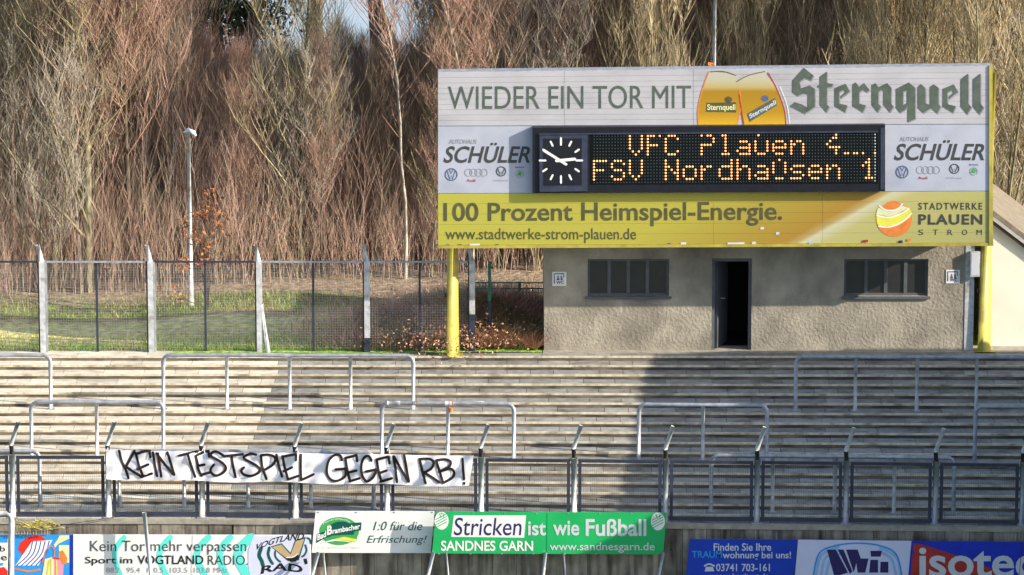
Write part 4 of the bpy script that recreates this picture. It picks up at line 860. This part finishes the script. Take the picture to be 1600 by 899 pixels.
def tree_proto(name, h, r, bm, kw):
    trunks, br = grow(h, r, **kw)
    tb = MB()
    for pts, rs in trunks: tb.tube(pts, rs, 6, cap=False)
    me = bpy.data.meshes.new(name+'_trunk'); me.from_pydata([tuple(v) for v in tb.v], [], tb.f); me.materials.append(bm); me.polygons.foreach_set('use_smooth', [True]*len(me.polygons))
    A_, B_, ra, rb = [], [], [], []
    for pts, rs in br:
        for i in range(len(pts)-1): A_.append(pts[i][:]); B_.append(pts[i+1][:]); ra.append(rs[i]); rb.append(rs[i+1])
    A_, B_ = np.array(A_), np.array(B_); ra, rb = np.array(ra), np.array(rb); c1, c2 = np.array(kw.get('twigcol', ((.24, .12, .085), (.30, .15, .11))))
    t = rng.random((len(A_), 1)); c = (c1*(1-t)+c2*t)*rng.uniform(.6, 1.4, (len(A_), 1))
    V_, Fq, Cx = tubes_np(A_, B_, ra, rb, c, c)
    o = npmesh(name+'_crown', V_, Fq, M['twig'], Cx); mc = o.data; bpy.data.objects.remove(o)
    return me, mc
RED = ((.33, .21, .165), (.42, .28, .22)); BRN = ((.29, .21, .155), (.38, .28, .215)); OLV = ((.31, .27, .16), (.40, .35, .22)); GRY = ((.32, .28, .23), (.42, .37, .31)); YEL = ((.38, .31, .19), (.47, .39, .25))
protos = {
 'slim_red': tree_proto('a', 9.5, .055, M['bark'], dict(nb=60, spread=.75, up=.75, twigs=2300, seed=1, twigcol=RED)),
 'slim_brown': tree_proto('b', 9, .05, M['barkgrey'], dict(nb=56, spread=.75, up=.7, twigs=2200, seed=2, twigcol=BRN)),
 'slim_olive': tree_proto('c', 8, .05, M['barkolive'], dict(nb=56, spread=.75, up=.7, twigs=2000, seed=3, twigcol=OLV)),
 'bushy': tree_proto('d', 6.5, .032, M['barkolive'], dict(nb=70, spread=.85, up=.6, twigs=1500, seed=4, fork=7, start=.05, twigcol=GRY)),
 'bushy_red': tree_proto('e', 7.5, .032, M['bark'], dict(nb=70, spread=.85, up=.6, twigs=1500, seed=5, fork=8, start=.05, twigcol=RED)),
 'broad': tree_proto('f', 11, .20, M['barkgrey'], dict(nb=60, spread=1.15, up=.35, twigs=600, seed=6, start=.4, twigcol=BRN)),
 'broad_dark': tree_proto('g', 12, .26, M['bark'], dict(nb=60, spread=1.2, up=.3, twigs=500, seed=8, start=.42, fork=2, twigcol=BRN)),
 'olive_big': tree_proto('h', 8.5, .13, M['barkolive'], dict(nb=40, spread=1.0, up=.35, twigs=900, seed=9, start=.12, twigcol=OLV)),
 'birch': tree_proto('i', 9, .045, M['birch'], dict(nb=34, spread=.55, up=.5, twigs=700, seed=12, start=.45, lean=-.02, twigcol=RED)),
 'yellow': tree_proto('j', 8, .034, M['barkolive'], dict(nb=80, spread=.6, up=1.1, twigs=3000, seed=14, fork=8, start=.06, twigcol=YEL)),
}
def tree(kind, px, y, sc, rot, label, cat='tree', group=None, name='bare_tree', z=0.0):
    x = PY(px, 450, y).x; r_ = root(name, (x, y, hill(x, y)-.05+z), label, cat, group); r_.scale = (sc, sc, sc); r_.rotation_euler = (0, 0, rot)
    mt, mc = protos[kind]
    for nm, me in (('trunk', mt), ('crown', mc)):
        o = bpy.data.objects.new(nm, me); C.objects.link(o); o.parent = r_
    return r_
tree('olive_big', 140, 7.0, .95, 0.4, 'olive-grey tree with a thick stem and crooked low boughs, furthest left of the clear trunks')
tree('slim_olive', 472, 8.0, 1.1, 1.0, 'pale straight-stemmed tree in front of the wood, halfway between lamp post and scoreboard')
tree('birch', 634, 8.2, 1.0, 1.9, 'slim white-barked birch just left of the scoreboard', name='birch_tree')
tree('birch', 738, 8.0, .8, 2.0, 'white-barked birch half hidden behind the scoreboard left edge', name='birch_tree')
tree('broad', 585, 24, 1.15, 0.3, 'tall broad grey tree against the pale gap at the top of the picture')
tree('broad_dark', 672, 26, 1.1, 1.9, 'tall forked dark tree right of the pale gap at the top')
tree('broad', 505, 30, 1.1, 4.2, 'thin-crowned tall tree left of the pale gap at the top')
tree('broad', 780, 22, 1.0, 3.2, 'pale branching tall tree above the left part of the scoreboard')
tree('broad_dark', 262, 22, 1.0, 3.0, 'tall dark-stemmed tree left of the ivy-covered one')
tree('bushy', 838, 9, 1.1, 1.0, 'many-stemmed pale bush rising behind the slogan on the scoreboard')
tree('yellow', 1045, 9, 1.15, 2.2, 'straw-coloured many-stemmed tree left of the mast above the scoreboard')
tree('yellow', 1405, 8.5, 1.25, 0.6, 'straw-coloured fanned tree above the gothic lettering of the scoreboard')
tree('yellow', 1560, 8.0, 1.2, 3.6, 'straw-coloured tree rising above the cream house')
tree('yellow', 1480, 10.0, 1.25, 5.0, 'straw-coloured tree behind the scoreboard top right corner')
iv = tree('broad_dark', 375, 18, 1.1, .8, 'tall tree wrapped in dark green ivy near the top of the picture', name='ivy_tree')
def leafcloud(n, cen, rad, size, seed, squash=1.0):
    r_ = np.random.default_rng(seed); p = r_.normal(0, 1, (n, 3))*np.array(rad)+np.array(cen)
    a = r_.normal(0, 1, (n, 3)); a /= np.linalg.norm(a, axis=1, keepdims=True); b = np.cross(a, r_.normal(0, 1, (n, 3))); b /= np.linalg.norm(b, axis=1, keepdims=True)
    s_ = (size*r_.uniform(.6, 1.4, (n, 1))); V_ = np.stack([p-a*s_, p+b*s_*.5, p+a*s_, p-b*s_*.5], 1).reshape(-1, 3); return V_, np.arange(4*n).reshape(n, 4)
vs, fs = [], []; nn = 0
for c_, rd, n in (((-.5, 0, 4.1), (.35, .4, .35), 1500), ((.6, 0, 3.9), (.3, .4, .4), 1200), ((-1.3, 0, 4.5), (.35, .5, .25), 800), ((.05, 0, 3), (.16, .2, .9), 1300), ((1.0, .2, 4.6), (.5, .5, .25), 800)):
    v_, f_ = leafcloud(n, c_, rd, .06, int(nn)+3); vs.append(v_); fs.append(f_+nn); nn += len(v_)
iy = npmesh('ivy', np.concatenate(vs), np.concatenate(fs), M['leafivy'], parent=iv, kind='stuff')
# sapling with rusty leaves
x = PY(325, 470, 4.4).x; sp_ = root('oak_sapling', (x, 4.4, hill(x, 4.4)), 'small sapling with rust-coloured leaves beside the lamp post', 'tree')
tb = MB(); tips = []
rr = random.Random(5)
for i, (tx, tz) in enumerate(((.1, 2.45), (.2, 2.1), (-.12, 2.0), (.27, 1.75), (-.42, 1.8), (-.3, 1.5), (.0, 1.4), (-.45, .95), (-.12, 1.0), (-.62, .3))):
    tb.tube([(x, 4.4, 0), (x+tx*.2, 4.4, tz*.45), (x+tx, 4.4+rr.uniform(-.3, .3), tz)], [.02, .014, .005], 5, False); tips.append((tx, tz))
tb.build('trunk', M['bark'], sp_); vs, fs = [], []; nn = 0
for i, (tx, tz) in enumerate(tips):
    v_, f_ = leafcloud(42, (tx, 0, tz), (.11, .12, .10), .042, i+50); vs.append(v_); fs.append(f_+nn); nn += len(v_)
npmesh('foliage', np.concatenate(vs), np.concatenate(fs), M['leafrust'], parent=sp_, kind='stuff')
KL = {'slim_red': 'slender reddish bare tree in the wood behind the fence', 'slim_brown': 'slender brown bare tree in the wood behind the fence', 'slim_olive': 'slender olive-barked bare tree in the wood behind the fence',
      'bushy': 'grey many-stemmed bare bush in the wood behind the fence', 'bushy_red': 'reddish many-stemmed bare bush in the wood behind the fence', 'yellow': 'straw-coloured many-stemmed bush in the wood behind the scoreboard'}
KG = {k: v.replace(' bare tree', ' trees').replace(' bare bush', ' bushes').replace(' bush in', ' bushes in') for k, v in KL.items()}
ORD = 'first second third fourth fifth sixth seventh eighth ninth tenth eleventh twelfth thirteenth fourteenth fifteenth sixteenth seventeenth eighteenth nineteenth twentieth twenty-first twenty-second twenty-third twenty-fourth twenty-fifth twenty-sixth twenty-seventh twenty-eighth'.split()
wood = []
rr = random.Random(21); N_T = 105
for i in range(N_T):
    px = -90+1780*(i+rr.uniform(-.4, .4))/N_T; y = rr.choice((6.5, 8, 10, 12.5, 15))+rr.uniform(-.8, .8)+.24*max(0, (px+140)/80)
    if px > 1100: kind = rr.choice(('yellow', 'yellow', 'slim_brown', 'bushy', 'slim_olive'))
    elif 450 < px < 720: kind = rr.choice(('slim_brown', 'slim_olive', 'slim_brown', 'bushy', 'slim_red'))
    else: kind = rr.choice(('slim_red', 'slim_red', 'slim_brown', 'slim_olive', 'slim_brown', 'bushy_red', 'slim_red', 'bushy'))
    sc = rr.uniform(.85, 1.2)
    if 290 < px < 700:
        lim = (PY(px, 85, y).z)/{'slim_red': 9.5, 'slim_brown': 9, 'slim_olive': 8, 'bushy': 6.5, 'bushy_red': 7.5, 'yellow': 8}[kind]; sc = min(sc, lim*rr.uniform(.85, 1.1))
    t_ = tree(kind, px, y, sc, rr.uniform(0, 6.28), KL[kind], 'bush' if 'bush' in KL[kind] else 'tree', KG[kind], name='bare_bush' if 'bush' in KL[kind] else 'bare_tree')
    wood.append((px, kind, t_))
cnt = {}
for px, kind, t_ in sorted(wood, key=lambda q: q[0]):
    cnt[kind] = cnt.get(kind, 0)+1; t_['label'] = ORD[cnt[kind]-1]+' from the left of the '+KG[kind].replace(' in the wood', ' standing in the wood')
# thicket of whips between and behind the trees: nobody could count it
def whips(n, y0, y1, hmin, hmax, r0, seed, side):
    g = np.random.default_rng(seed)
    x = g.uniform(-17, 17, n); y = g.uniform(y0, y1, n)+.24*(x+12); h = g.uniform(hmin, hmax, n)*(.85+.25*np.sin(x*1.3)*np.sin(y+x*.4))
    px = 800+x*78/(1+y/97.0)
    gap = np.exp(-((px-492)/170.0)**2); topz = 5.9-y*.15; h = np.where(gap > .25, np.minimum(h, np.maximum(.3, topz*g.uniform(.75, 1.05, n))), h)
    ln = g.normal(0, .10, (n, 2)); P0 = np.stack([x, y, np.full(n, -.05)], 1); ns = 5; As, Bs, Ra, Rb, Ca, Cb = [], [], [], [], [], []
    pal = np.array([[.42, .28, .22], [.46, .32, .26], [.40, .30, .22], [.40, .33, .23], [.38, .35, .22], [.46, .40, .33], [.32, .24, .19]])
    wt = np.where((px > 1150)[:, None], np.array([[.05, .05, .2, .25, .25, .15, .05]]), np.array([[.26, .26, .16, .11, .06, .08, .07]])); cw = np.cumsum(wt, 1); ci = (g.random((n, 1)) > cw).sum(1).clip(0, 6); col = pal[ci]*g.uniform(.6, 1.35, (n, 1))
    # tips of young shoots are redder
    p = P0.copy(); d = np.stack([ln[:, 0], ln[:, 1], np.ones(n)], 1); nodes = [p.copy()]
    for s_ in range(ns):
        d[:, :2] += g.normal(0, .05, (n, 2)); d[:, :2] *= .93; p = p+d*(h/ns)[:, None]; nodes.append(p.copy())
    for s_ in range(ns):
        a, b_ = s_/ns, (s_+1)/ns; As.append(nodes[s_]); Bs.append(nodes[s_+1]); r = g.uniform(.6, 1.4, n)*0+1
        Ra.append(r0*(1.15-a)*np.ones(n)); Rb.append(r0*(1.15-b_)*np.ones(n)); redt = np.array([.54, .29, .25]); k = (px < 1100)[:, None]*.6
        Ca.append(col*(1-a*k)+redt*a*k); Cb.append(col*(1-b_*k)+redt*b_*k)
    for s_ in range(side):
        idx = g.integers(0, n, n); t = g.uniform(.12, .98, n)*ns; k0 = np.minimum(t.astype(int), ns-1); fr_ = (t-k0)[:, None]; N_ = np.stack(nodes, 0)
        a_ = N_[k0, idx]*(1-fr_)+N_[k0+1, idx]*fr_; an = g.uniform(0, 6.28, n); L_ = g.uniform(.35, 1.1, n)[:, None]
        dd = np.stack([np.cos(an)*.42, np.sin(an)*.42, np.ones(n)*.95], 1)*L_; As.append(a_); Bs.append(a_+dd); Ra.append(np.full(n, r0*.42)); Rb.append(np.full(n, r0*.2)); c = col[idx]*g.uniform(.8, 1.3, (n, 1)); Ca.append(c); Cb.append(c)
    return tubes_np(np.concatenate(As), np.concatenate(Bs), np.concatenate(Ra), np.concatenate(Rb), np.concatenate(Ca), np.concatenate(Cb))
parts = [whips(5200, 6.5, 16, 4.0, 8.5, .0075, 31, 20), whips(3600, 13, 25, 6.0, 10.5, .011, 32, 18), whips(4500, 5.6, 10, .8, 3.2, .008, 33, 6)]
nn = 0; vs, fs, cs = [], [], []
for v_, f_, c_ in parts: vs.append(v_); fs.append(f_+nn); cs.append(c_); nn += len(v_)
o = npmesh('thicket', np.concatenate(vs), np.concatenate(fs), M['twig'], np.concatenate(cs), kind='stuff'); tag(o, 'dense reddish-brown thicket of bare shoots filling the wood behind the fence', 'thicket')
# brambles on the mound, grass tufts
def blades(n, fn, hmin, hmax, wd, seed, lean=.5):
    g = np.random.default_rng(seed); x, y = fn(g, n); z = np.array([hill(a, b_) for a, b_ in zip(x, y)]); h = g.uniform(hmin, hmax, n); an = g.uniform(0, 6.28, n)
    b0 = np.stack([x, y, z-.01], 1); tip = b0+np.stack([np.cos(an)*h*lean, np.sin(an)*h*lean, h], 1); sd = np.stack([-np.sin(an), np.cos(an), np.zeros(n)], 1)*wd
    V_ = np.stack([b0-sd, b0+sd, tip+sd*.2, tip-sd*.2], 1).reshape(-1, 3); return V_, np.arange(4*n).reshape(n, 4)
v_, f_ = blades(26000, lambda g, n: (g.uniform(-15, .5, n), np.where(g.random(n) < .6, .5+g.exponential(.5, n), g.uniform(3.9, 6.2, n))), .03, .13, .006, 41); g_ = npmesh('grass', v_, f_, M['blade'], kind='stuff'); tag(g_, 'short green and straw-coloured grass behind the mesh fence', 'grass')
v_, f_ = blades(34000, lambda g, n: (np.minimum(.45, g.normal(-.9, 1.2, n)), np.abs(g.normal(1.8, 1.3, n))+.5), .05, .42, .009, 43, 1.4); g_ = npmesh('bramble', v_, f_, M['bramble'], kind='stuff'); tag(g_, 'dry reddish brambles on the low mound beside the building', 'brambles')
v_, f_ = leafcloud(14000, (-1.3, 1.9, .28), (.65, .9, .14), .028, 44); g_ = None
npo = npmesh('fallen_leaves', v_, f_, M['bramble'], kind='stuff'); tag(npo, 'brown dead leaves caught in the brambles beside the building', 'leaves')
print('objects', len(bpy.data.objects))
